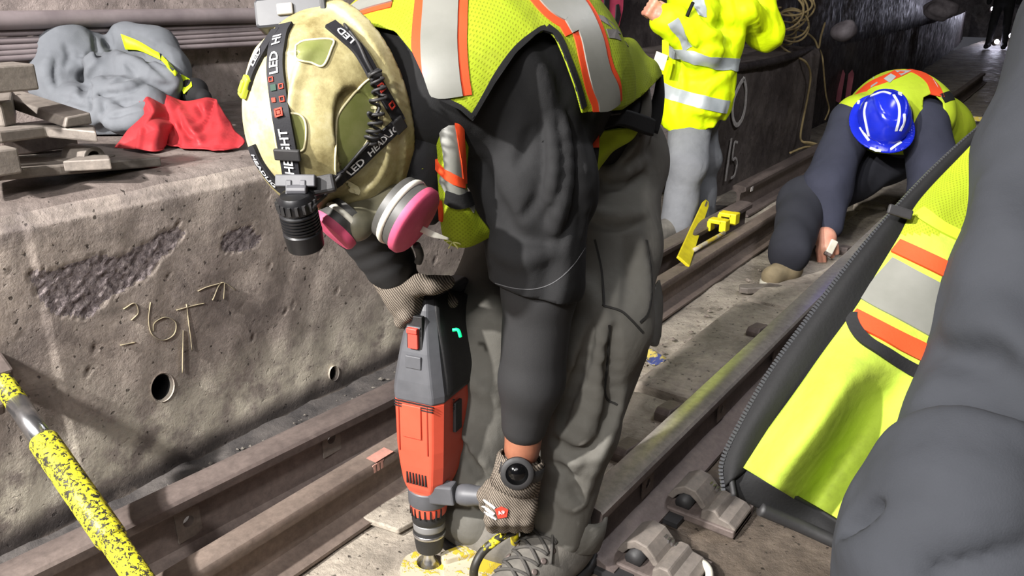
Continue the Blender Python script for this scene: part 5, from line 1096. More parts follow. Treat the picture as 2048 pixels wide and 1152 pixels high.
for a, dx in ((mA1, -0.02), (mA2, 0.0)):
    b = A(a[0], a[1], 0.0); obj('boot', snets(lambda p, b=b: np.maximum(smin(rc(p, b + A(0, 0.05, 0.06), b + A(-0.05, -0.13, 0.05), 0.06, 0.055), rc(p, b + A(0, 0.02, 0.06), b + A(0, 0.02, 0.16), 0.06, 0.058), 0.03), 0.002 - p[:, 2]), b - A(0.25, 0.3, 0), b + A(0.25, 0.25, 0.26), 0.012), M['boot'], man)
# gripping hand at the end of the near sleeve
hw = mLW; hd = nrm(mLW - mLE); s_, u_, d_ = frame(hd)
def hand(p):
    d = rc(p, hw - hd * 0.06, hw + hd * 0.03, 0.030, 0.036)
    for i in range(4):
        o = hw + hd * 0.05 + u_ * (0.030 - 0.020 * i); d = smin(d, chain(p, [o, o + hd * 0.035 + s_ * 0.008, o + hd * 0.04 - s_ * 0.025, o + hd * 0.012 - s_ * 0.035], [0.011, 0.011, 0.010, 0.009], 0.004), 0.006)
    return smin(d, chain(p, [hw + u_ * 0.02, hw + u_ * 0.045 + hd * 0.02 - s_ * 0.01, hw + hd * 0.05 + u_ * 0.046 - s_ * 0.025], [0.014, 0.013, 0.010], 0.005), 0.008)
obj('hand', snets(hand, hw - 0.14, hw + 0.16, 0.007), M['skin_light'], man)
obj('cuff', tube([hw - hd * 0.035, hw - hd * 0.005], [0.050, 0.044], 20, 6), M['black_bind'], man)
fd = thing('folded_sheet', P(1322, 118, 3.5), 'white folded sheet sticking out at the front of the yellow jacket', 'paper')
obj('sheet', box(P(1320, 122, 3.5), (0.055, 0.07, 0.006), np.stack([nrm(_R - _UP * 0.4), nrm(_UP + _R * 0.3), -_FW])), M['white_plastic'], fd, smooth=False, bevel=0.002); obj('cover', box(P(1331, 100, 3.52), (0.03, 0.09, 0.006), np.stack([_R, _UP, -_FW])), M['hv_clean'], fd, smooth=False, bevel=0.002)

# ------------------------------------------------------------------ crouching worker with the blue hard hat
cro = thing('person', (-0.85, 3.7, 0.0), 'crouching worker in blue hard hat, navy sweatshirt and orange-edged yellow vest', 'person')
cH, cC, cN, cHd = P(1868, 268, 3.98), P(1790, 238, 3.72), P(1772, 240, 3.56), P(1768, 245, 3.47)
cLS, cLE, cLW = P(1702, 248, 3.60), P(1652, 372, 3.50), P(1652, 462, 3.42)
cRS, cRE, cRW = P(1852, 245, 3.58), P(1870, 340, 3.48), P(1838, 440, 3.36)
cK1, cA1 = P(1604, 405, 3.55), P(1580, 506, 3.18); cK2, cA2 = P(1900, 420, 3.72), P(1850, 520, 3.66)
def cro_core(p, g=0.0):
    d = chain(p, [cH, cC, cN], np.array([0.165, 0.19, 0.085]) + g, 0.06); return d
def cro_body(p):
    d = cro_core(p, -0.02); d = smin(d, rc(p, cN, cHd, 0.06, 0.09), 0.04)
    for s, e, w_ in ((cLS, cLE, cLW), (cRS, cRE, cRW)): d = smin(d, chain(p, [s, e, w_], [0.06, 0.045, 0.03], 0.03), 0.03)
    for k, a in ((cK1, cA1), (cK2, cA2)): d = smin(d, chain(p, [cH, k, a], [0.09, 0.055, 0.04], 0.03), 0.03)
    return d
lo = np.minimum.reduce([cH, cA1, cA2, cHd, cLW, cRW, cLS]) - 0.3; hi = np.maximum.reduce([cH, cA1, cA2, cHd, cLW, cRW, cC]) + 0.3; lo[2] = 0.0
obj('body', snets(cro_body, lo, hi, 0.02), M['skin_light'], cro)
def cro_shirt(p):
    d = cro_core(p, -0.006)
    for s, e, w_ in ((cLS, cLE, cLW), (cRS, cRE, cRW)): d = smin(d, chain(p, [s, e, w_ + (e - w_) * 0.1], [0.105, 0.098, 0.070], 0.04), 0.04)
    return d + 0.010 * wob(p, 20, 101)
obj('sweatshirt', snets(cro_shirt, lo, hi, 0.012), M['navy'], cro)
def cro_trs(p):
    d = rc(p, cH, cH + A(0, 0, -0.08), 0.165, 0.15)
    for k, a in ((cK1, cA1), (cK2, cA2)): d = smin(d, chain(p, [cH + (k - cH) * 0.2, k, a], [0.13, 0.10, 0.08], 0.04), 0.05)
    return d + 0.008 * wob(p, 24, 102)
obj('trousers', snets(cro_trs, lo, hi, 0.014), fabric('dark_trousers', (36, 37, 44), (46, 47, 54), 0.9, 400), cro)
def cro_vest(p): return smin(cro_core(p, 0.018), smin(rc(p, cLS + A(0.02, 0.03, 0.03), cC, 0.10, 0.15), rc(p, cRS + A(0.0, 0.05, 0.03), cC, 0.10, 0.15), 0.05), 0.05) + 0.008 * wob(p, 18, 103)
cv = snets(cro_vest, lo, hi, 0.012); V = cv[0]; pq, pz = to_px(V)
sc = np.minimum.reduce([V[:, 2] - (cC[2] - 0.13), np.where(pz < 3.8, poly_sd(pq, [(1660, 215), (1690, 262), (1698, 320), (1700, 420), (1600, 420), (1600, 250)]) * 0.002, 1), np.where(pz < 3.9, poly_sd(pq, [(1842, 260), (1846, 195), (1866, 186), (1886, 205), (1893, 330), (1840, 420)]) * 0.002, 1), rc(V, cHd, cN, 0.12, 0.11)])
cv = clip(cv, sc); CVT = obj('vest', cv, M['hv_plain'], cro, solid=0.006, label='yellow vest with white blocks and orange edging'); cvb = bvh_of(cv)
for path, w1, w2 in (([(1718, 188), (1738, 172), (1760, 162), (1785, 152), (1806, 142)], 0.075, 0.055), ([(1810, 138), (1840, 148), (1864, 168), (1876, 195)], 0.06, 0.035), ([(1700, 178), (1722, 160)], 0.06, 0.04)):
    tape('orange_edging', cvb, path, w1, M['orange'], CVT, lift=0.004, cols=5); 
for a in ([(1706, 172), (1722, 164), (1733, 178), (1716, 188)], [(1732, 164), (1748, 156), (1756, 168), (1742, 178)], [(1768, 160), (1782, 150), (1792, 156), (1780, 168)], [(1790, 144), (1812, 138), (1822, 144), (1802, 154)], [(1864, 160), (1872, 172), (1882, 198), (1876, 200)]): patch(a, M['silver_b'], CVT, cvb, 'white_block', 0.008)
tape('black_binding', cvb, [(1884, 198), (1900, 192), (1922, 188)], 0.045, M['black_bind'], CVT, lift=0.004)
lp = [[P(1690, 278, 3.52), P(1702, 282, 3.52)], [P(1694, 300, 3.5), P(1708, 300, 3.5)], [P(1692, 322, 3.5), P(1704, 330, 3.5)]]; v, f, uv = sheet(lp, 12, 5); obj('vest_edge', (v, f), M['orange'], CVT, solid=0.006)
lp = [[P(1696, 284, 3.5), P(1706, 286, 3.5)], [P(1699, 302, 3.48), P(1710, 304, 3.48)], [P(1695, 325, 3.48), P(1702, 330, 3.48)]]; v, f, uv = sheet(lp, 12, 5); obj('vest_edge_tape', (v, f), M['silver_b'], CVT, solid=0.004)
# hard hat
up3 = nrm(-_FW * 0.80 + _UP * 0.42 - _R * 0.06); fw3 = nrm(-_UP - up3 * (-_UP @ up3)); lf3 = np.cross(up3, fw3); hh = P(1767, 240, 3.44)
def hat(p):
    q = p - hh; l, f, u = q @ lf3, q @ fw3, q @ up3; Q = np.stack([l, f, u], 1); d = ell(Q, (0, 0, 0), (0.108, 0.128, 0.125)); d = np.maximum(d, -u)
    r = 0.020 * np.clip(f / 0.12, 0, 1); br = np.maximum(ell(np.stack([l, f, u * 0.1], 1), (0, 0.006, 0), (0.136, 0.160, 0.1)), np.abs(u + 0.004 + 1.2 * (l * l + 0.3 * f * f)) - 0.004)
    rd = np.maximum(np.abs(np.hypot(l / 0.062, (f + 0.01) / 0.105) - 1) * 0.06 - 0.006, ell(Q, (0, 0, 0), (0.112, 0.132, 0.130))); rd = np.maximum(rd, -u)
    return smin(smin(d, br, 0.012), rd, 0.006)
htg = snets(hat, hh - 0.22, hh + 0.22, 0.005); M['blue'] = mk('glossy_blue_plastic', (28, 44, 190), (22, 36, 168), 0.22, 0, 8); HAT = obj('hard_hat', htg, M['blue'], cro, label='glossy blue hard hat with white trim'); hbv = bvh_of(htg)
for path in ([(1733, 205), (1729, 225), (1733, 250), (1738, 272)], [(1787, 190), (1797, 210), (1798, 235), (1792, 262)], [(1716, 208), (1722, 190), (1734, 178)], [(1784, 170), (1797, 176), (1800, 190)], [(1808, 228), (1808, 245), (1800, 262)], [(1720, 255), (1728, 268), (1738, 282)], [(1740, 296), (1752, 300), (1762, 302)], [(1780, 300), (1790, 292), (1802, 284)], [(1742, 192), (1765, 184), (1782, 188)]): tape('white_trim', hbv, path, 0.010 if path[0][1] != 170 else 0.016, mk('white_trim', (205, 208, 215), None, 0.5) if 'white_trim' not in bpy.data.materials else bpy.data.materials['white_trim'], HAT, lift=0.002, cols=3)
# bare hand with a small white part between the fingers
hw = P(1650, 476, 3.38); hd = nrm(P(1652, 500, 3.36) - P(1652, 462, 3.42)); s_, u_, d_ = frame(hd, _R)
def hand3(p):
    d = smin(rc(p, cLW, hw, 0.034, 0.042), rc(p, hw, hw + hd * 0.05, 0.042, 0.03), 0.02)
    for (x, y), tp in zip(((1638, 500), (1646, 506), (1660, 500), (1670, 492)), ((1640, 530), (1648, 526), (1664, 512), (1674, 505))): d = smin(d, chain(p, [hw + hd * 0.02, P(x, y, 3.36), P(tp[0], tp[1], 3.37)], [0.022, 0.014, 0.011], 0.006), 0.008)
    return d
obj('hand', snets(hand3, hw - 0.16, hw + 0.16, 0.008), M['skin_light'], cro)
b = A(cA1[0] - 0.01, cA1[1] - 0.03, 0.0)
def bt(p): return np.maximum(smin(rc(p, b + A(0.01, 0.05, 0.05), b + A(-0.02, -0.06, 0.042), 0.048, 0.043), rc(p, b + A(0.01, 0.03, 0.06), cA1, 0.05, 0.054), 0.03), 0.004 - p[:, 2])
BO = obj('boot', snets(bt, b - A(0.25, 0.25, 0), b + A(0.3, 0.35, 0.3), 0.01), mk('tan_work_boot', (120, 108, 84), (146, 132, 104), 0.85, 0, 16, 0.3, 90), cro)
obj('sole', snets(lambda p: np.maximum(bt(np.stack([p[:, 0], p[:, 1], np.full(len(p), 0.035)], 1)) - 0.004, np.abs(p[:, 2] - 0.014) - 0.013), b - A(0.25, 0.25, 0), b + A(0.3, 0.35, 0.1), 0.008), M['white_plastic'], BO)
b2 = A(cA2[0], cA2[1], 0); obj('boot', snets(lambda p: np.maximum(rc(p, b2 + A(0, 0.08, 0.06), b2 + A(0, -0.1, 0.05), 0.06, 0.055), 0.004 - p[:, 2]), b2 - A(0.25, 0.25, 0), b2 + A(0.25, 0.3, 0.3), 0.012), bpy.data.materials['tan_work_boot'], cro)
tl = thing('marker_tool', P(1662, 494, 3.34), 'small white tool held in the bare hand of the crouching worker', 'tool'); tm_ = np.stack([nrm(_R * 0.5 + _UP), nrm(_R - _UP * 0.5), -_FW])
obj('body', box(P(1663, 494, 3.325), (0.062, 0.030, 0.014), tm_), M['white_plastic'], tl, smooth=False, bevel=0.004); obj('tip', box(P(1655, 508, 3.325), (0.014, 0.028, 0.016), tm_), M['rail_dark'], tl, smooth=False, bevel=0.002)

# ------------------------------------------------------------------ nearest worker on the right: sleeve, open vest
M['grey_jacket'] = fabric('dark_grey_jacket', (40, 42, 46), (49, 51, 56), 0.9, 500, 0, 0.3, 4, 8)
M['hv_fg'] = fabric('soiled_hi_vis', (166, 186, 66), (142, 162, 50), 0.75, 350, 0, 0.3, 9, 9, ((96, 104, 42), 0.6))
fg = thing('person', (0.30, 1.10, 0.0), 'nearest worker cut off by the frame, dark grey sleeve and unzipped yellow vest', 'person')
def fg_sdf(p, g=0.0, fold=1.0):
    d = chain(p, [P(2270, 60, 1.00), P(2190, 330, 0.94), P(2120, 620, 0.88), P(2058, 860, 0.84), P(1935, 1095, 0.78), P(1880, 1300, 0.74)], np.array([0.13, 0.122, 0.110, 0.108, 0.108, 0.10]) + g, 0.04)
    if fold:
        d = d + 0.004 * np.abs(wob(p * A(1, 1, 0.7), 16, 111)) - 0.002 + 0.001 * wob(p, 60, 112)
    return d
FSH = P(2270, 60, 1.00); TC = A(FSH[0] + 0.14, FSH[1] + 0.10, FSH[2] - 0.05)
def fg_all(p, g=0.0, fold=1.0):
    d = fg_sdf(p, g, fold); d = smin(d, chain(p, [TC, TC + A(0.10, 0.08, -0.50)], np.array([0.17, 0.155]) + g, 0.05), 0.06)
    return d
def fg_body(p):
    d = fg_all(p, -0.025, 0); hp = TC + A(0.10, 0.08, -0.50)
    d = smin(d, chain(p, [TC + A(0, -0.02, 0.15), TC + A(-0.05, -0.12, 0.32)], [0.06, 0.10], 0.03), 0.03)
    for sx in (-0.09, 0.10): d = smin(d, chain(p, [hp + A(sx, 0, -0.02), hp + A(sx, 0.0, -0.35), A(hp[0] + sx, hp[1], 0.05)], [0.10, 0.06, 0.05], 0.03), 0.04)
    return d
lo = np.minimum(P(1900, 1300, 0.74), TC) - 0.3; lo[2] = 0.0; hi = np.maximum(P(1900, 1300, 0.74), TC) + A(0.45, 0.45, 0.6)
obj('body', snets(fg_body, lo, hi, 0.02), M['skin'], fg)
lo2 = lo.copy(); lo2[2] = 0.3
fg0 = snets(fg_all, lo2, hi, 0.016)
FM = [([(1825, 930), (1860, 915), (1920, 908), (1990, 914), (2060, 925)], 0.013, 0.012, -1), ([(1746, 980), (1758, 1015), (1776, 1062)], 0.010, 0.010, -1), ([(1840, 1150), (1910, 1115), (1980, 1095), (2060, 1082)], 0.012, 0.012, -1), ([(1800, 880), (1880, 872), (1960, 868), (2060, 880)], 0.026, 0.04, 1), ([(1775, 960), (1860, 962), (1950, 965), (2060, 985)], 0.024, 0.035, 1), ([(1720, 1040), (1800, 1060), (1880, 1050), (1990, 1040)], 0.02, 0.03, 1), ([(1690, 1080), (1740, 1120), (1800, 1150)], 0.016, 0.03, 1), ([(1935, 520), (1975, 600), (2010, 680), (2060, 740)], 0.020, 0.04, 1), ([(1880, 700), (1960, 720), (2060, 790)], 0.016, 0.03, -1), ([(1975, 380), (2010, 460), (2060, 520)], 0.018, 0.04, 1), ([(1850, 800), (1930, 790), (2060, 830)], 0.012, 0.03, -1), ([(1700, 1065), (1730, 1050), (1790, 1020)], 0.008, 0.02, -1), ([(1905, 640), (1950, 650), (2000, 640)], 0.010, 0.03, 1)]
FS = obj('jacket', snets(wrinkled(fg_all, fg0, FM), lo2, hi, 0.008), M['grey_jacket'], fg, label='dark grey jacket sleeve')
hp = TC + A(0.10, 0.08, -0.50)
def fg_trs(p):
    d = rc(p, hp + A(0, 0, 0.06), hp + A(0, 0, -0.03), 0.165, 0.16)
    for sx in (-0.09, 0.10): d = smin(d, chain(p, [hp + A(sx, 0, -0.02), hp + A(sx, 0.0, -0.35), A(hp[0] + sx, hp[1], 0.06)], [0.12, 0.09, 0.075], 0.03), 0.04)
    return np.maximum(d, 0.02 - p[:, 2])
obj('trousers', snets(fg_trs, lo, hi, 0.016), M['pants'], fg)
for sx in (-0.09, 0.10):
    b = A(hp[0] + sx, hp[1], 0); obj('boot', snets(lambda p, b=b: np.maximum(rc(p, b + A(0, 0.04, 0.055), b + A(-0.03, -0.15, 0.05), 0.055, 0.05), 0.002 - p[:, 2]), b - A(0.2, 0.3, 0), b + A(0.2, 0.2, 0.2), 0.012), M['boot'], fg)
yr = [[(2026, 200), (2036, 205), (2062, 212), (2100, 220)], [(1930, 305), (1962, 310), (2005, 330), (2070, 345)], [(1838, 402), (1872, 418), (1925, 440), (2010, 455)], [(1796, 478), (1842, 504), (1895, 530), (1975, 565)], [(1738, 570), (1792, 600), (1852, 628), (1955, 655)], [(1692, 640), (1758, 682), (1822, 722), (1905, 765)], [(1622, 740), (1690, 770), (1764, 795), (1860, 835)], [(1552, 840), (1622, 872), (1702, 902), (1810, 935)], [(1487, 936), (1552, 975), (1622, 1018), (1725, 1075)]]
tt = [[1.02, 1.0, 0.99, 1.0], [1.0, 0.985, 0.97, 0.97], [0.975, 0.955, 0.95, 0.95], [0.96, 0.94, 0.93, 0.93], [0.945, 0.925, 0.915, 0.91], [0.935, 0.905, 0.90, 0.895], [0.925, 0.875, 0.915, 0.88], [0.92, 0.86, 0.945, 0.865], [0.915, 0.875, 0.96, 0.87]]
yg = [[P(*yr[i][j], tt[i][j]) for j in range(4)] for i in range(9)]
v, f, uv = sheet(yg, 90, 50); v = v + (-_FW)[None] * (0.004 * wob(v, 30, 121))[:, None]
top = np.array([np.mean([to_px(v[k:k + 1])[0][0][1] for k in q]) < 470 for q in f])
FV = obj('vest', (v, f), None, fg, solid=0.003, uv=uv, mats=[M['hv_fg'], M['hv_mesh']], midx=top.astype(int), label='unzipped yellow vest with silver band'); fvb = bvh_of((v, f))
def ft(name, path, w_, mat, lift=0.003, cols=7): return tape(name, fvb, path, w_, M[mat], FV, lift=lift, cols=cols)
ft('silver_tape', [(1742, 552), (1800, 585), (1850, 612), (1920, 650)], 0.066, 'silver', 0.003); ft('orange_tape', [(1786, 492), (1830, 512), (1880, 536), (1950, 572)], 0.019, 'orange', 0.005); ft('orange_tape', [(1704, 634), (1750, 658), (1800, 684), (1870, 718)], 0.020, 'orange', 0.005)
ft('pocket_binding', [(1712, 606), (1704, 640), (1728, 682), (1775, 712), (1835, 744)], 0.013, 'black_bind', 0.006, 5); ft('pocket_binding', [(1800, 452), (1775, 500), (1742, 552), (1716, 598)], 0.010, 'black_bind', 0.007, 5)
ft('seam_tape', [(1840, 425), (1880, 455), (1925, 478), (1960, 500)], 0.014, 'hv_plain', 0.004, 5)
ze = [(2008, 212), (1892, 312), (1792, 414), (1702, 520), (1612, 640), (1537, 745), (1477, 850), (1443, 925), (1446, 978)]; zt = [1.03, 1.01, 0.985, 0.965, 0.95, 0.94, 0.93, 0.925, 0.92]
bg = [[P(*ze[i], zt[i]), P((ze[i][0] * 0.6 + yr[i][0][0] * 0.4), (ze[i][1] * 0.6 + yr[i][0][1] * 0.4), zt[i] - 0.008), P(yr[i][0][0] + 6, yr[i][0][1] + 4, tt[i][0] + 0.006)] for i in range(9)]
v, f, uv = sheet(bg, 80, 12); obj('zip_facing', (v, f), M['black_bind'], FV, solid=0.004)
hb2 = [[P(1446, 978, 0.92), P(1470, 955, 0.921), P(1490, 938, 0.921)], [P(1520, 1016, 0.925), P(1545, 990, 0.915), P(1560, 974, 0.905)], [P(1600, 1050, 0.93), P(1620, 1030, 0.93), P(1632, 1014, 0.925)], [P(1684, 1088, 0.92), P(1695, 1075, 0.91), P(1712, 1064, 0.895)]]
v, f, uv = sheet(hb2, 40, 10); HM = obj('hem_facing', (v, f), M['black_bind'], FV, solid=0.004)
obj('hem_rib', tube([P(1520, 1018, 0.92), P(1600, 1052, 0.925), P(1684, 1090, 0.915)], 0.008, 10, 30), M['black_rub'], HM)
zq = smooth_path([P(x, y, t - 0.004) for (x, y), t in zip(ze, zt)], 400); L = np.concatenate([[0], np.cumsum(np.linalg.norm(np.diff(zq, axis=0), axis=1))]); nt = int(L[-1] / 0.0042)
zl = np.array([np.interp(np.linspace(0, L[-1], nt), L, zq[:, k]) for k in range(3)]).T; T = np.gradient(zl, axis=0)
zo = obj('zip_teeth', merge(*[box(zl[i], (0.0026, 0.0045, 0.0035), np.stack([nrm(T[i]), np.cross(-_FW, nrm(T[i])), -_FW])) for i in range(nt)]), mk('grey_zip_plastic', (66, 67, 70), None, 0.35), FV, smooth=False, kind='stuff')
obj('zip_cord', tube([P(x + 22, y + 14, t - 0.008) for (x, y), t in zip(ze, zt)], 0.0035, 8, 80), M['black_rub'], FV)
obj('zip_pull', box(P(1800, 424, 0.95), (0.030, 0.012, 0.005), np.stack([nrm(_R - _UP * 0.3), nrm(_UP + _R * 0.3), -_FW])), M['black_rub'], FV, smooth=False, bevel=0.002)

# ------------------------------------------------------------------ far figure in the tunnel
fp = PZ(1990, 98, 0.0); far = thing('person', fp, 'distant dark figure standing on the track under the far lights', 'person')
def farf(p):
    q = p - fp; d = chain(q, [A(0, 0, 0.95), A(0, 0, 1.4), A(0, 0, 1.52)], [0.15, 0.18, 0.06], 0.05); d = smin(d, ell(q, A(0, 0, 1.66), (0.09, 0.1, 0.12)), 0.03)
    for s in (-1, 1): d = smin(d, chain(q, [A(0.09 * s, 0, 0.9), A(0.12 * s, 0, 0.48), A(0.14 * s, 0, 0.08), A(0.15 * s, -0.12, 0.05)], [0.10, 0.07, 0.055, 0.05], 0.03), 0.04); d = smin(d, chain(q, [A(0.2 * s, 0, 1.38), A(0.27 * s, 0, 1.1), A(0.25 * s, -0.12, 0.88)], [0.07, 0.055, 0.045], 0.03), 0.04)
    return np.maximum(d, -q[:, 2])
obj('body', snets(farf, fp + A(-0.5, -0.4, 0), fp + A(0.5, 0.4, 1.9), 0.025), M['hood'], far)
# ------------------------------------------------------------------ yellow telescopic pole leaning on the wall
top = PX(4, 762, -1.605); bot = PZ(558, 1560, 0.03); pd = nrm(bot - top); PL = np.linalg.norm(bot - top)
POLE = thing('lever_bar', bot * A(1, 1, 0), 'chipped yellow steel bar with bare chrome section leaning on the bench wall', 'steel bar')
def at_px(y):   # distance from the top of the image row y along the pole
    tt_ = np.linspace(-0.15, PL, 400); return float(tt_[np.argmin(np.abs(to_px(top + pd * tt_[:, None])[0][:, 1] - y))])
r0 = 0.0255
obj('upper_sleeve', lathe([(r0 * 0.72, at_px(760)), (r0 * 0.76, at_px(765)), (r0 * 0.78, at_px(805))], top, pd, 24), M['yellow'], POLE)
obj('chrome_rod', lathe([(r0 * 0.77, at_px(800)), (r0 * 0.77, at_px(895))], top, pd, 28), M['chrome'], POLE)
obj('grip_tube', lathe([(r0 * 0.9, at_px(880)), (r0, at_px(884)), (r0, at_px(1075)), (r0 * 0.94, at_px(1082))], top, pd, 28), M['yellow'], POLE)
obj('lower_tube', lathe([(r0 * 0.84, at_px(1078)), (r0 * 0.84, PL)], top, pd, 28), M['yellow'], POLE)
obj('socket', box(top - pd * 0.03, (0.045, 0.045, 0.06), np.stack([*frame(pd)])), M['rail_dark'], POLE, smooth=False, bevel=0.006)
obj('socket_lug', box(top + pd * 0.02 + A(0.0, -0.03, -0.02), (0.03, 0.03, 0.05), np.stack([*frame(pd)])), M['rail_dark'], POLE, smooth=False, bevel=0.006)
# ------------------------------------------------------------------ tie plates on the bench
def plate(name, corners, zt, th, label, grp='steel plates stacked on the bench'):
    c = [PZ(x, y, z) for (x, y), z in zip(corners, zt)]; o = np.mean(c, 0); r = thing(name, A(o[0], o[1], min(zt) - th), label, 'steel plate', grp); n = len(c)
    V = np.vstack([np.array(c), np.array(c) - A(0, 0, th)]); obj('plate', (V, [list(range(n)), list(range(n, 2 * n))[::-1]] + [[i, n + i, n + (i + 1) % n, (i + 1) % n] for i in range(n)]), M['plate'], r, smooth=False, bevel=0.004); return r
pa = plate('tie_plate', [(-60, 352), (0, 340), (120, 330), (322, 314), (205, 292), (110, 300), (-60, 318)], [0.772, 0.768, 0.76, 0.738, 0.742, 0.756, 0.772], 0.022, 'lowest steel plate overhanging the bench edge, with a rolled lug on top')
def lug(par, x0, y0, x1, y1, z, r=0.022, ln=0.075):
    a = PZ(x0, y0, z); b = PZ(x1, y1, z); d = nrm(b - a); s, u, _ = frame(d); arc = [(r * math.cos(t), r * math.sin(t)) for t in np.linspace(0, math.pi, 12)]; pf = [(r * 1.9, 0)] + arc + [(-r * 1.9, 0), (-r * 1.9, -0.004), (-r * 0.8, -0.004)] + [(q[0] * 0.62, q[1] * 0.62) for q in arc[::-1]] + [(r * 0.8, -0.004), (r * 1.9, -0.004)]
    return obj('lug', prism(pf, a, s, u, d, 0, np.linalg.norm(b - a)), M['plate'], par, smooth=False, bevel=0.002)
lug(pa, 145, 310, 190, 317, 0.760, 0.026); 
obj('raised_pad', prism([(p[0], p[1]) for p in [PZ(125, 325, 0.765), PZ(222, 325, 0.76), PZ(218, 316, 0.76), PZ(165, 312, 0.765)]], (0, 0, 0), (1, 0, 0), (0, 1, 0), (0, 0, 1), 0.745, 0.768), M['plate'], pa, smooth=False, bevel=0.003)
obj('shim', box(PZ(2, 322, 0.79), (0.05, 0.05, 0.05)), M['plate'], pa, smooth=False, bevel=0.004)
pb_ = plate('tie_plate', [(-60, 268), (0, 262), (90, 252), (192, 262), (188, 250), (160, 244), (-60, 250)], [0.842, 0.842, 0.838, 0.828, 0.828, 0.832, 0.842], 0.024, 'upper steel plate under the grey hooded sweatshirt')
obj('bar', prism([(-0.03, 0), (0.03, 0), (0.022, 0.02), (-0.03, 0.024)], PZ(20, 205, 0.865), *[(lambda d: (np.cross(d, A(0, 0, 1)), A(0, 0, 1), d))(nrm(PZ(158, 252, 0.835) - PZ(20, 205, 0.865)))][0], 0.0, np.linalg.norm(PZ(158, 252, 0.835) - PZ(20, 205, 0.865))), M['plate'], pb_, smooth=False, bevel=0.003)
obj('spacer', box(PZ(60, 275, 0.79), (0.10, 0.16, 0.055)), M['rail_dark'], pb_, smooth=False, bevel=0.004); obj('spacer', box(PZ(-30, 300, 0.77), (0.08, 0.2, 0.09)), M['rail_dark'], pb_, smooth=False, bevel=0.004)
pc_ = plate('tie_plate', [(-60, 205), (0, 204), (22, 200), (24, 186), (18, 172), (-60, 172)], [0.89, 0.89, 0.89, 0.892, 0.892, 0.892], 0.05, 'small block of steel at the left frame edge on top of the plates')
lug(pc_, 2, 200, 40, 204, 0.868, 0.018)
obj('top_block', box(PZ(0, 155, 0.94), (0.09, 0.1, 0.05)), M['plate'], pc_, smooth=False, bevel=0.004)
# ------------------------------------------------------------------ grey hooded sweatshirt heaped on the bench
M['hoodie'] = fabric('grey_fleece', (90, 93, 98), (106, 109, 114), 0.95, 350, 0, 0.4, 6, 9)
def hoodie(p):
    L = lambda *a: rc(p, *a)
    d = smin(ell(p, P(142, 118, 2.42), (0.10, 0.11, 0.115)), ell(p, P(115, 165, 2.36), (0.07, 0.08, 0.09)), 0.03)
    d = smin(d, L(P(180, 95, 2.46), P(205, 150, 2.42), 0.055, 0.05), 0.02); d = smin(d, chain(p, [P(232, 110, 2.50), P(262, 85, 2.50), P(310, 95, 2.50), P(345, 140, 2.46), P(360, 190, 2.40)], [0.045, 0.06, 0.065, 0.055, 0.03], 0.03), 0.018)
    d = smin(d, L(P(225, 150, 2.34), P(330, 170, 2.30), 0.075, 0.055), 0.018); d = smin(d, L(P(215, 185, 2.26), P(300, 215, 2.24), 0.055, 0.06), 0.02); d = smin(d, chain(p, [P(215, 215, 2.20), P(240, 245, 2.17), P(275, 238, 2.16), P(290, 222, 2.18)], [0.030, 0.030, 0.030, 0.026], 0.02), 0.012)
    d = smin(d, L(P(135, 200, 2.34), P(195, 225, 2.24), 0.06, 0.045), 0.02); d = smin(d, L(P(165, 215, 2.26), P(185, 238, 2.20), 0.03, 0.025), 0.02); d = smin(d, L(P(225, 262, 2.30), P(320, 235, 2.30), 0.07, 0.06), 0.04)
    q_ = p + 0.03 * np.stack([wob(p, 14, 134), wob(p, 14, 135), wob(p, 14, 136)], 1)
    return np.maximum(d + 0.008 * np.abs(wob(q_, 22, 131)) - 0.004 + 0.003 * np.abs(wob(q_, 55, 132)), 0.722 - p[:, 2])
c = P(225, 160, 2.35); hg0 = snets(hoodie, c - A(0.5, 0.5, 0.26), c + A(0.5, 0.5, 0.32), 0.012)
HM_ = [(a, r, k, -1) for a, r, k in (([(186, 60), (192, 90), (202, 120), (214, 155)], 0.012, 0.010), ([(206, 122), (186, 145), (172, 170), (162, 198)], 0.015, 0.012), ([(220, 75), (214, 100), (214, 120), (222, 142)], 0.018, 0.012), ([(178, 160), (183, 195), (190, 228)], 0.011, 0.008), ([(185, 222), (193, 198), (222, 186), (262, 180), (292, 164)], 0.010, 0.010), ([(150, 108), (162, 116), (150, 132)], 0.008, 0.010), ([(252, 122), (264, 138), (272, 152)], 0.009, 0.010), ([(203, 242), (228, 234), (248, 224), (276, 220)], 0.011, 0.008), ([(285, 112), (318, 138), (345, 166)], 0.010, 0.010), ([(262, 68), (300, 90), (335, 112)], 0.008, 0.012), ([(198, 240), (206, 222), (202, 205)], 0.011, 0.008), ([(110, 120), (106, 150), (114, 172)], 0.008, 0.012), ([(130, 90), (140, 110), (132, 135)], 0.008, 0.012), ([(300, 165), (325, 172), (345, 168)], 0.009, 0.010), ([(230, 205), (258, 202), (285, 200)], 0.008, 0.010), ([(225, 165), (245, 160), (262, 165)], 0.008, 0.010), ([(120, 195), (150, 200), (170, 210)], 0.010, 0.012))] + [(a, r, k, 1) for a, r, k in (([(196, 215), (205, 240), (235, 252), (262, 248), (288, 232)], 0.016, 0.012), ([(222, 176), (255, 172), (285, 156)], 0.014, 0.014), ([(240, 112), (262, 118), (285, 130)], 0.012, 0.014), ([(140, 140), (165, 130), (180, 110)], 0.012, 0.02), ([(100, 110), (92, 145), (100, 175)], 0.012, 0.02), ([(186, 180), (195, 210), (190, 240)], 0.012, 0.012))]
hg = snets(wrinkled(hoodie, hg0, HM_), c - A(0.5, 0.5, 0.26), c + A(0.5, 0.5, 0.32), 0.0055)
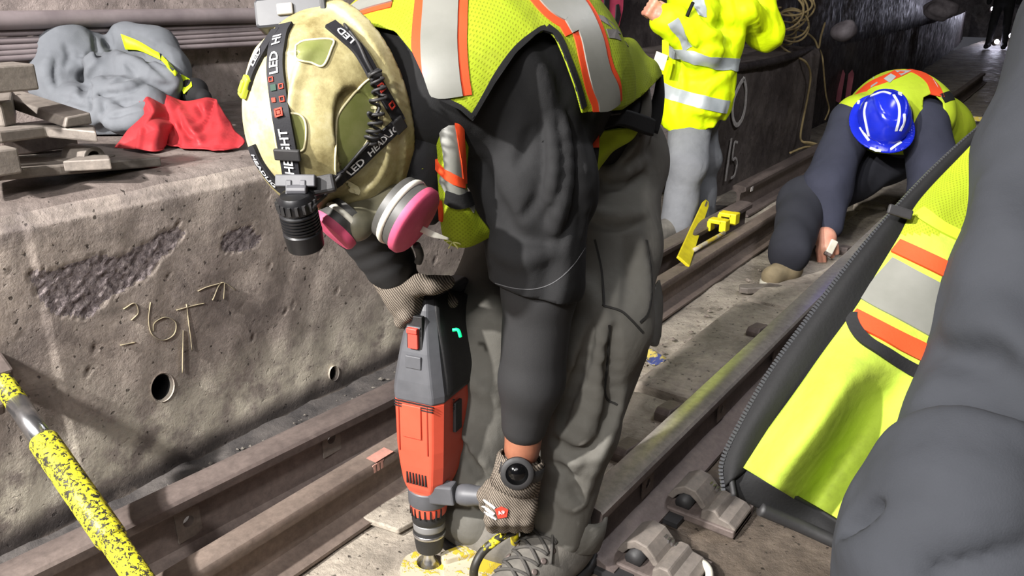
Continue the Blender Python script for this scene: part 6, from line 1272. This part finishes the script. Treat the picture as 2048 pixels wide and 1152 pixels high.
HD = obj('hooded_sweatshirt', hg, M['hoodie'], None, label='grey hooded sweatshirt crumpled on the bench with a lime reflective strip', cat='sweatshirt'); hdb = bvh_of(hg)
M['lime'] = mk('fluorescent_strip', (206, 236, 20), (196, 226, 16), 0.6, 0, 20)
def blade(pts, par, b, mat, name, lift=0.006):
    q, m = cast(b, pts); q = q + m * lift + (-_FW) * 0.004; n = len(q); V = np.vstack([q, q - m * 0.003]); return obj(name, (V, [list(range(n)), list(range(n, 2 * n))[::-1]] + [[i, n + i, n + (i + 1) % n, (i + 1) % n] for i in range(n)]), mat, par, smooth=False)
def strip_poly(lo_, hi_, par, b, mat, name):
    a, m1 = cast(b, pxpath(lo_, 14)); c_, m2 = cast(b, pxpath(hi_, 14)); n = min(len(a), len(c_)); a, c_, m1, m2 = a[:n], c_[:n], m1[:n], m2[:n]
    off_ = -_FW * 0.010; V = np.vstack([a + off_, c_ + off_]); return obj(name, (V, [[i, i + 1, n + i + 1, n + i] for i in range(n - 1)]), mat, par, solid=0.003)
strip_poly([(245, 70), (280, 84), (310, 102), (322, 108)], [(254, 101), (280, 103), (305, 113), (324, 122)], HD, hdb, M['lime'], 'lime_strip')
strip_poly([(327, 113), (342, 128), (358, 148)], [(325, 122), (340, 138), (354, 154)], HD, hdb, M['lime'], 'lime_strip')
v, f, uv = sheet([[P(357, 152, 2.33), P(364, 149, 2.33)], [P(360, 170, 2.32), P(381, 160, 2.32)], [P(368, 188, 2.30), P(384, 172, 2.30)]], 10, 8); obj('lime_strip', (v, f), M['lime'], HD, solid=0.003)
ck = snets(lambda p: np.maximum(smin(rc(p, P(380, 182, 2.36), P(404, 196, 2.30), 0.035, 0.022), rc(p, P(398, 168, 2.38), P(400, 190, 2.32), 0.012, 0.02), 0.02) + 0.008 * wob(p, 45, 133), 0.722 - p[:, 2]), P(390, 180, 2.33) - 0.16, P(390, 180, 2.33) + 0.16, 0.008); obj('dark_rag', ck, M['hood'], None, label='black rag tucked behind the red cloth on the bench', cat='rag')
# ------------------------------------------------------------------ red cloth
M['red_cloth'] = fabric('red_nylon', (168, 50, 54), (154, 42, 48), 0.55, 300, 0, 0.2, 8, 14)
rg = [[P(282, 205, 2.20), P(300, 190, 2.24), P(335, 192, 2.26), P(375, 205, 2.28), P(425, 196, 2.26), P(440, 210, 2.25)],
      [P(290, 228, 2.14), P(312, 215, 2.17), P(338, 222, 2.20), P(370, 218, 2.24), P(405, 214, 2.21), P(455, 235, 2.20)],
      [P(262, 262, 2.10), P(300, 250, 2.10), P(322, 238, 2.15), P(362, 244, 2.16), P(385, 262, 2.12), P(470, 262, 2.12)],
      [P(248, 278, 2.07), P(290, 276, 2.05), P(318, 255, 2.06), P(340, 256, 2.13), P(378, 275, 2.09), P(490, 285, 2.06)],
      [P(232, 296, 2.06), P(285, 302, 2.03), P(322, 306, 2.02), P(330, 296, 2.09), P(360, 300, 2.06), P(450, 306, 2.03)]]
v, f, uv = sheet(rg, 110, 130); v = v + (-_FW)[None] * (0.016 * np.abs(wob(v, 24, 141)) + 0.006 * np.abs(wob(v, 60, 142)))[:, None]; pq, _z = to_px(v)
for path, amp, wd in (([(318, 200), (330, 240), (322, 300)], -0.022, 9), ([(425, 197), (408, 250), (380, 276), (360, 255)], -0.020, 8), ([(365, 222), (388, 262), (400, 280)], 0.018, 8), ([(440, 212), (446, 260), (430, 300)], 0.014, 10), ([(338, 250), (352, 280), (348, 302)], -0.022, 9), ([(285, 262), (282, 285), (278, 300)], 0.012, 6), ([(300, 200), (312, 225), (300, 250)], 0.016, 8), ([(395, 215), (400, 232), (385, 245)], -0.018, 7), ([(460, 245), (475, 270), (470, 295)], -0.010, 9)):
    w_ = pxpath(path, 24); dd = np.min(np.linalg.norm(pq[:, None] - w_[None], axis=2), axis=1); v = v + (-_FW)[None] * (amp * np.exp(-(dd / wd) ** 2))[:, None]
v[:, 2] = np.maximum(v[:, 2], 0.722)
RC = obj('red_cloth', (v, f), M['red_cloth'], None, solid=0.003, label='bright red nylon jacket lying crumpled on the bench beside the hooded sweatshirt', cat='jacket')
v, f, uv = sheet([[P(64, 190, 2.42), P(82, 192, 2.42)], [P(70, 176, 2.42), P(88, 186, 2.4)], [P(80, 162, 2.42), P(96, 190, 2.4)]], 12, 8); obj('jacket_corner', (v, f), M['red_cloth'], RC, solid=0.004)
# ------------------------------------------------------------------ yellow tools behind the worker
a, b = PZ(1366, 524, 0.135), P(1413, 403, 3.78); d = nrm(b - a); sd = nrm(np.cross(d, -_FW)); nn_ = np.cross(sd, d); Lb = np.linalg.norm(b - a)
YW = thing('track_wrench', a, 'flat yellow track wrench leaning on the rails behind the worker\'s leg', 'wrench')
obj('handle', prism([(-0.030, 0), (0.030, 0), (0.022, Lb * 0.5), (0.018, Lb * 0.93), (0.010, Lb), (-0.010, Lb), (-0.018, Lb * 0.93), (-0.024, Lb * 0.5)], a, sd, d, nn_, -0.006, 0.006), M['yellow_plain'], YW, smooth=False, bevel=0.003)
obj('slot', box(b - d * 0.06 + nn_ * 0.004, (0.008, 0.08, 0.008), np.stack([sd, d, nn_])), M['rail_dark'], YW, smooth=False)
YC = thing('rail_tongs', PZ(1440, 470, 0.13), 'thin yellow rod with two claw jaws lying on the loose rails', 'rail tongs')
obj('rod', tube([PZ(1388, 500, 0.135), PZ(1448, 466, 0.14)], 0.009, 10, 6), M['yellow2'], YC)
for x, y in ((1448, 460), (1468, 446)):
    c = PZ(x, y, 0.145); obj('jaw', merge(box(c + A(0, 0, 0.02), (0.03, 0.05, 0.05)), box(c + A(-0.035, 0, 0.035), (0.06, 0.05, 0.018)), box(c + A(-0.06, 0, 0.012), (0.018, 0.05, 0.045))), M['yellow_plain'], YC, smooth=False, bevel=0.004)
# C-clamps on the running rail further down the track
for k, ((px, py), lb, s_) in enumerate((((1925, 285), 'nearest yellow rail clamp beside the crouching worker\'s back', 1.0), ((1958, 247), 'second yellow rail clamp, square shaped, on the shiny rail', 1.0), ((2028, 160), 'farther yellow rail clamp near the right frame edge', 1.0), ((2042, 100), 'most distant yellow rail clamp at the right frame edge', 0.9))):
    q = PZ(px, py, 0.15); x, y = float(rx(q[1])), q[1]; cl = thing('rail_clamp', A(x, y, 0.0), lb, 'rail clamp', 'yellow clamps on the shiny rail'); w_ = 0.075 * s_
    obj('bridge', box((x, y, 0.185), (w_ * 2.4, 0.05, 0.035)), M['yellow2'], cl, smooth=False, bevel=0.006)
    for m in (-1, 1): obj('jaw', prism([(-0.016, 0.06), (0.016, 0.06), (0.016, 0.235 if m < 0 else 0.20), (-0.016, 0.235 if m < 0 else 0.20)], (x + m * w_ * 1.1, y, 0), (1, 0, 0), (0, 0, 1), (0, 1, 0), -0.025, 0.025), M['yellow2'], cl, smooth=False, bevel=0.004)
# ------------------------------------------------------------------ coil of tan cable on the far bench and its trailing ends
M['tan'] = mk('tan_cable', (150, 132, 92), (120, 104, 72), 0.8, 0, 20)
def wire(name, pts, label, r=0.0075, n=60): return obj(name, tube([(PX(q[0], q[1], q[2]) if q[2] < 0 else P(*q)) for q in pts], r, 8, n), M['tan'], None, label=label, cat='cable', group='tan cables on the far bench')
rr = np.random.default_rng(5); loops = []
for k in range(9):
    cx, cy = 1572 + rr.uniform(-14, 16), 32 + rr.uniform(-22, 26); ax, ay = rr.uniform(22, 48), rr.uniform(20, 48); ph = rr.uniform(0, 6.28); til = rr.uniform(-0.6, 0.6); tz = rr.uniform(-0.12, 0.12)
    loops.append(tube([P(cx + ax * math.cos(t + ph) * math.cos(til) - ay * math.sin(t + ph) * math.sin(til), cy + ax * math.cos(t + ph) * math.sin(til) + ay * math.sin(t + ph) * math.cos(til), 5.2 + tz + 0.08 * math.sin(t)) for t in np.linspace(0, 5.9, 12)], 0.007, 7, 60))
CO = thing('cable_coil', P(1575, 90, 5.2), 'untidy coil of thin tan cable heaped on the far bench', 'cable')
for g in loops: obj('loop', g, M['tan'], CO)
wire('cable', [(1545, 62, 5.2), (1562, 92, -1.80), (1590, 112, -1.72), (1612, 125, -1.662), (1621, 150, -1.658), (1616, 190, -1.658), (1608, 230, -1.655), (1601, 270, -1.65), (1606, 284, -1.60), (1630, 290, -1.55)], 'left tan cable hanging over the bench edge below the coil')
wire('cable', [(1640, 100, -1.78), (1645, 116, -1.665), (1648, 150, -1.66), (1652, 190, -1.66), (1658, 218, -1.66), (1650, 240, -1.66)], 'right tan cable hanging straight down the far bench wall', 0.006)
wire('cable', [(1570, 60, -1.85), (1605, 62, -1.85), (1628, 78, -1.80), (1637, 96, -1.75), (1642, 72, -1.78), (1650, 46, -1.80)], 'loose forked cable end standing up right of the coil')
wire('cable', [(1606, 284, -1.57), (1625, 286, -1.52), (1645, 294, -1.47), (1612, 294, -1.52), (1580, 306, -1.56)], 'tangle of tan cable lying at the foot of the far wall')
# rags and sheeting on the far bench
M['grey_sheet'] = fabric('grey_sheeting', (92, 86, 90), (124, 118, 122), 0.6, 200, 0, 0.2, 12, 16)
def rag(name, px, t, r, label, seed):
    c = P(*px, t); g = snets(lambda p: ell(p, c, r) + 0.02 * wob(p, 22, seed), c - 0.32, c + 0.32, 0.016); return obj(name, g, M['grey_sheet'], None, label=label, cat='rag')
rag('rag', (1690, 62), 5.75, (0.10, 0.12, 0.07), 'grey crumpled plastic sheet on the end of the far bench', 151); rag('rag', (1882, 18), 12.1, (0.24, 0.2, 0.16), 'pale crumpled sheet hanging high in the dark tunnel', 152)
pk = thing('paint_marks', P(1690, 170, 7.4), 'faded pink paint strokes on the dark wall left of the crouching worker', 'paint marks')
for x in (1680, 1698): obj('stroke', prism([(-0.04, -0.14), (0.0, -0.16), (0.045, 0.11), (0.028, 0.15), (-0.007, 0.11)], P(x, 172, 7.35), _R, _UP, -_FW, 0, 0.006), mk('faded_pink_paint', (126, 64, 74), None, 0.8) if 'faded_pink_paint' not in bpy.data.materials else bpy.data.materials['faded_pink_paint'], pk, smooth=False)
# ------------------------------------------------------------------ bits on the ground
c = PZ(1372, 1146, 0.016); a = np.linspace(0, 6.283, 40); obj('plastic_ring', tube([c + A(0.045 * math.cos(t), 0.045 * math.sin(t), 0.006 * math.sin(2 * t)) for t in a], 0.008, 10, 60), M['white_plastic'], None, label='white plastic ring lying beside the rail clip at the frame bottom', cat='ring')
wr = thing('wrapper', PZ(1304, 720, 0.01), 'crumpled yellow and blue wrapper on the track bed behind the knee', 'wrapper'); q = PZ(1302, 718, 0.02)
v, f, uv = sheet([[q + A(-0.05 + 0.035 * i, -0.03 + 0.02 * j, 0.012 * math.sin(2.3 * i + 1.7 * j) + 0.008) for j in range(4)] for i in range(4)], 14, 14); obj('foil', (v, f), mk('wrapper_print', (196, 178, 90), (60, 70, 120), 0.4, 0, 30, 0, 60, 0.002, 0.5, 0.48, 0.55), wr, solid=0.002)
q = PZ(1522, 580, 0.012); obj('scrap_metal', prism([(-0.09, -0.02), (-0.06, -0.03), (0.07, -0.015), (0.09, 0.01), (0.04, 0.03), (-0.08, 0.02)], q, _R, nrm(A(_UP[0], _UP[1], 0)), (0, 0, 1), -0.006, 0.018), M['plate'], None, smooth=False, bevel=0.004, label='pale flat metal scrap in front of the crouching worker\'s boot', cat='scrap')
q = PZ(795, 1025, 0.006); obj('floor_plate', prism([(-0.06, -0.07), (0.05, -0.05), (0.07, 0.07), (-0.03, 0.08)], q, (1, 0, 0), (0, 1, 0), (0, 0, 1), -0.006, 0.008), M['floor'], None, smooth=False, bevel=0.003, label='thin grey slab on the track bed between drill and loose rail', cat='slab')
# ------------------------------------------------------------------ far work lights
M['bulb'] = NT('cold_work_light'); M['bulb'].set(Emission_Color=(0.82, 0.80, 1.0, 1), Emission_Strength=25.0); M['bulb'] = M['bulb'].m
for k, (px, t_, r_) in enumerate((((1986, 18), 19, 0.055), ((1996, 20), 19, 0.045), ((2003, 4), 19, 0.06), ((2022, 72), 17, 0.05), ((1993, 84), 16, 0.045))):
    c = P(*px, t_); o = thing('work_light', c, ['leftmost of the two far lights side by side', 'right one of the two far lights side by side', 'uppermost far light at the tunnel end', 'far light right of the distant figure', 'lowest far light beside the distant figure\'s legs'][k], 'work light', 'lights far down the tunnel')
    obj('lens', lathe([(0.0, 0), (r_, 0.0), (r_, 0.02), (0.0, 0.025)], c, -_FW, 16), M['bulb'], o); obj('housing', lathe([(r_ * 1.2, -0.08), (r_ * 1.25, 0.005), (r_, 0.006)], c, -_FW, 16), M['rail_dark'], o)
lamp('far_work_light', 'POINT', tuple(P(2005, 20, 17.5)), (0, 0, 0), 30, (0.8, 0.8, 1.0), shadow_soft_size=0.2)
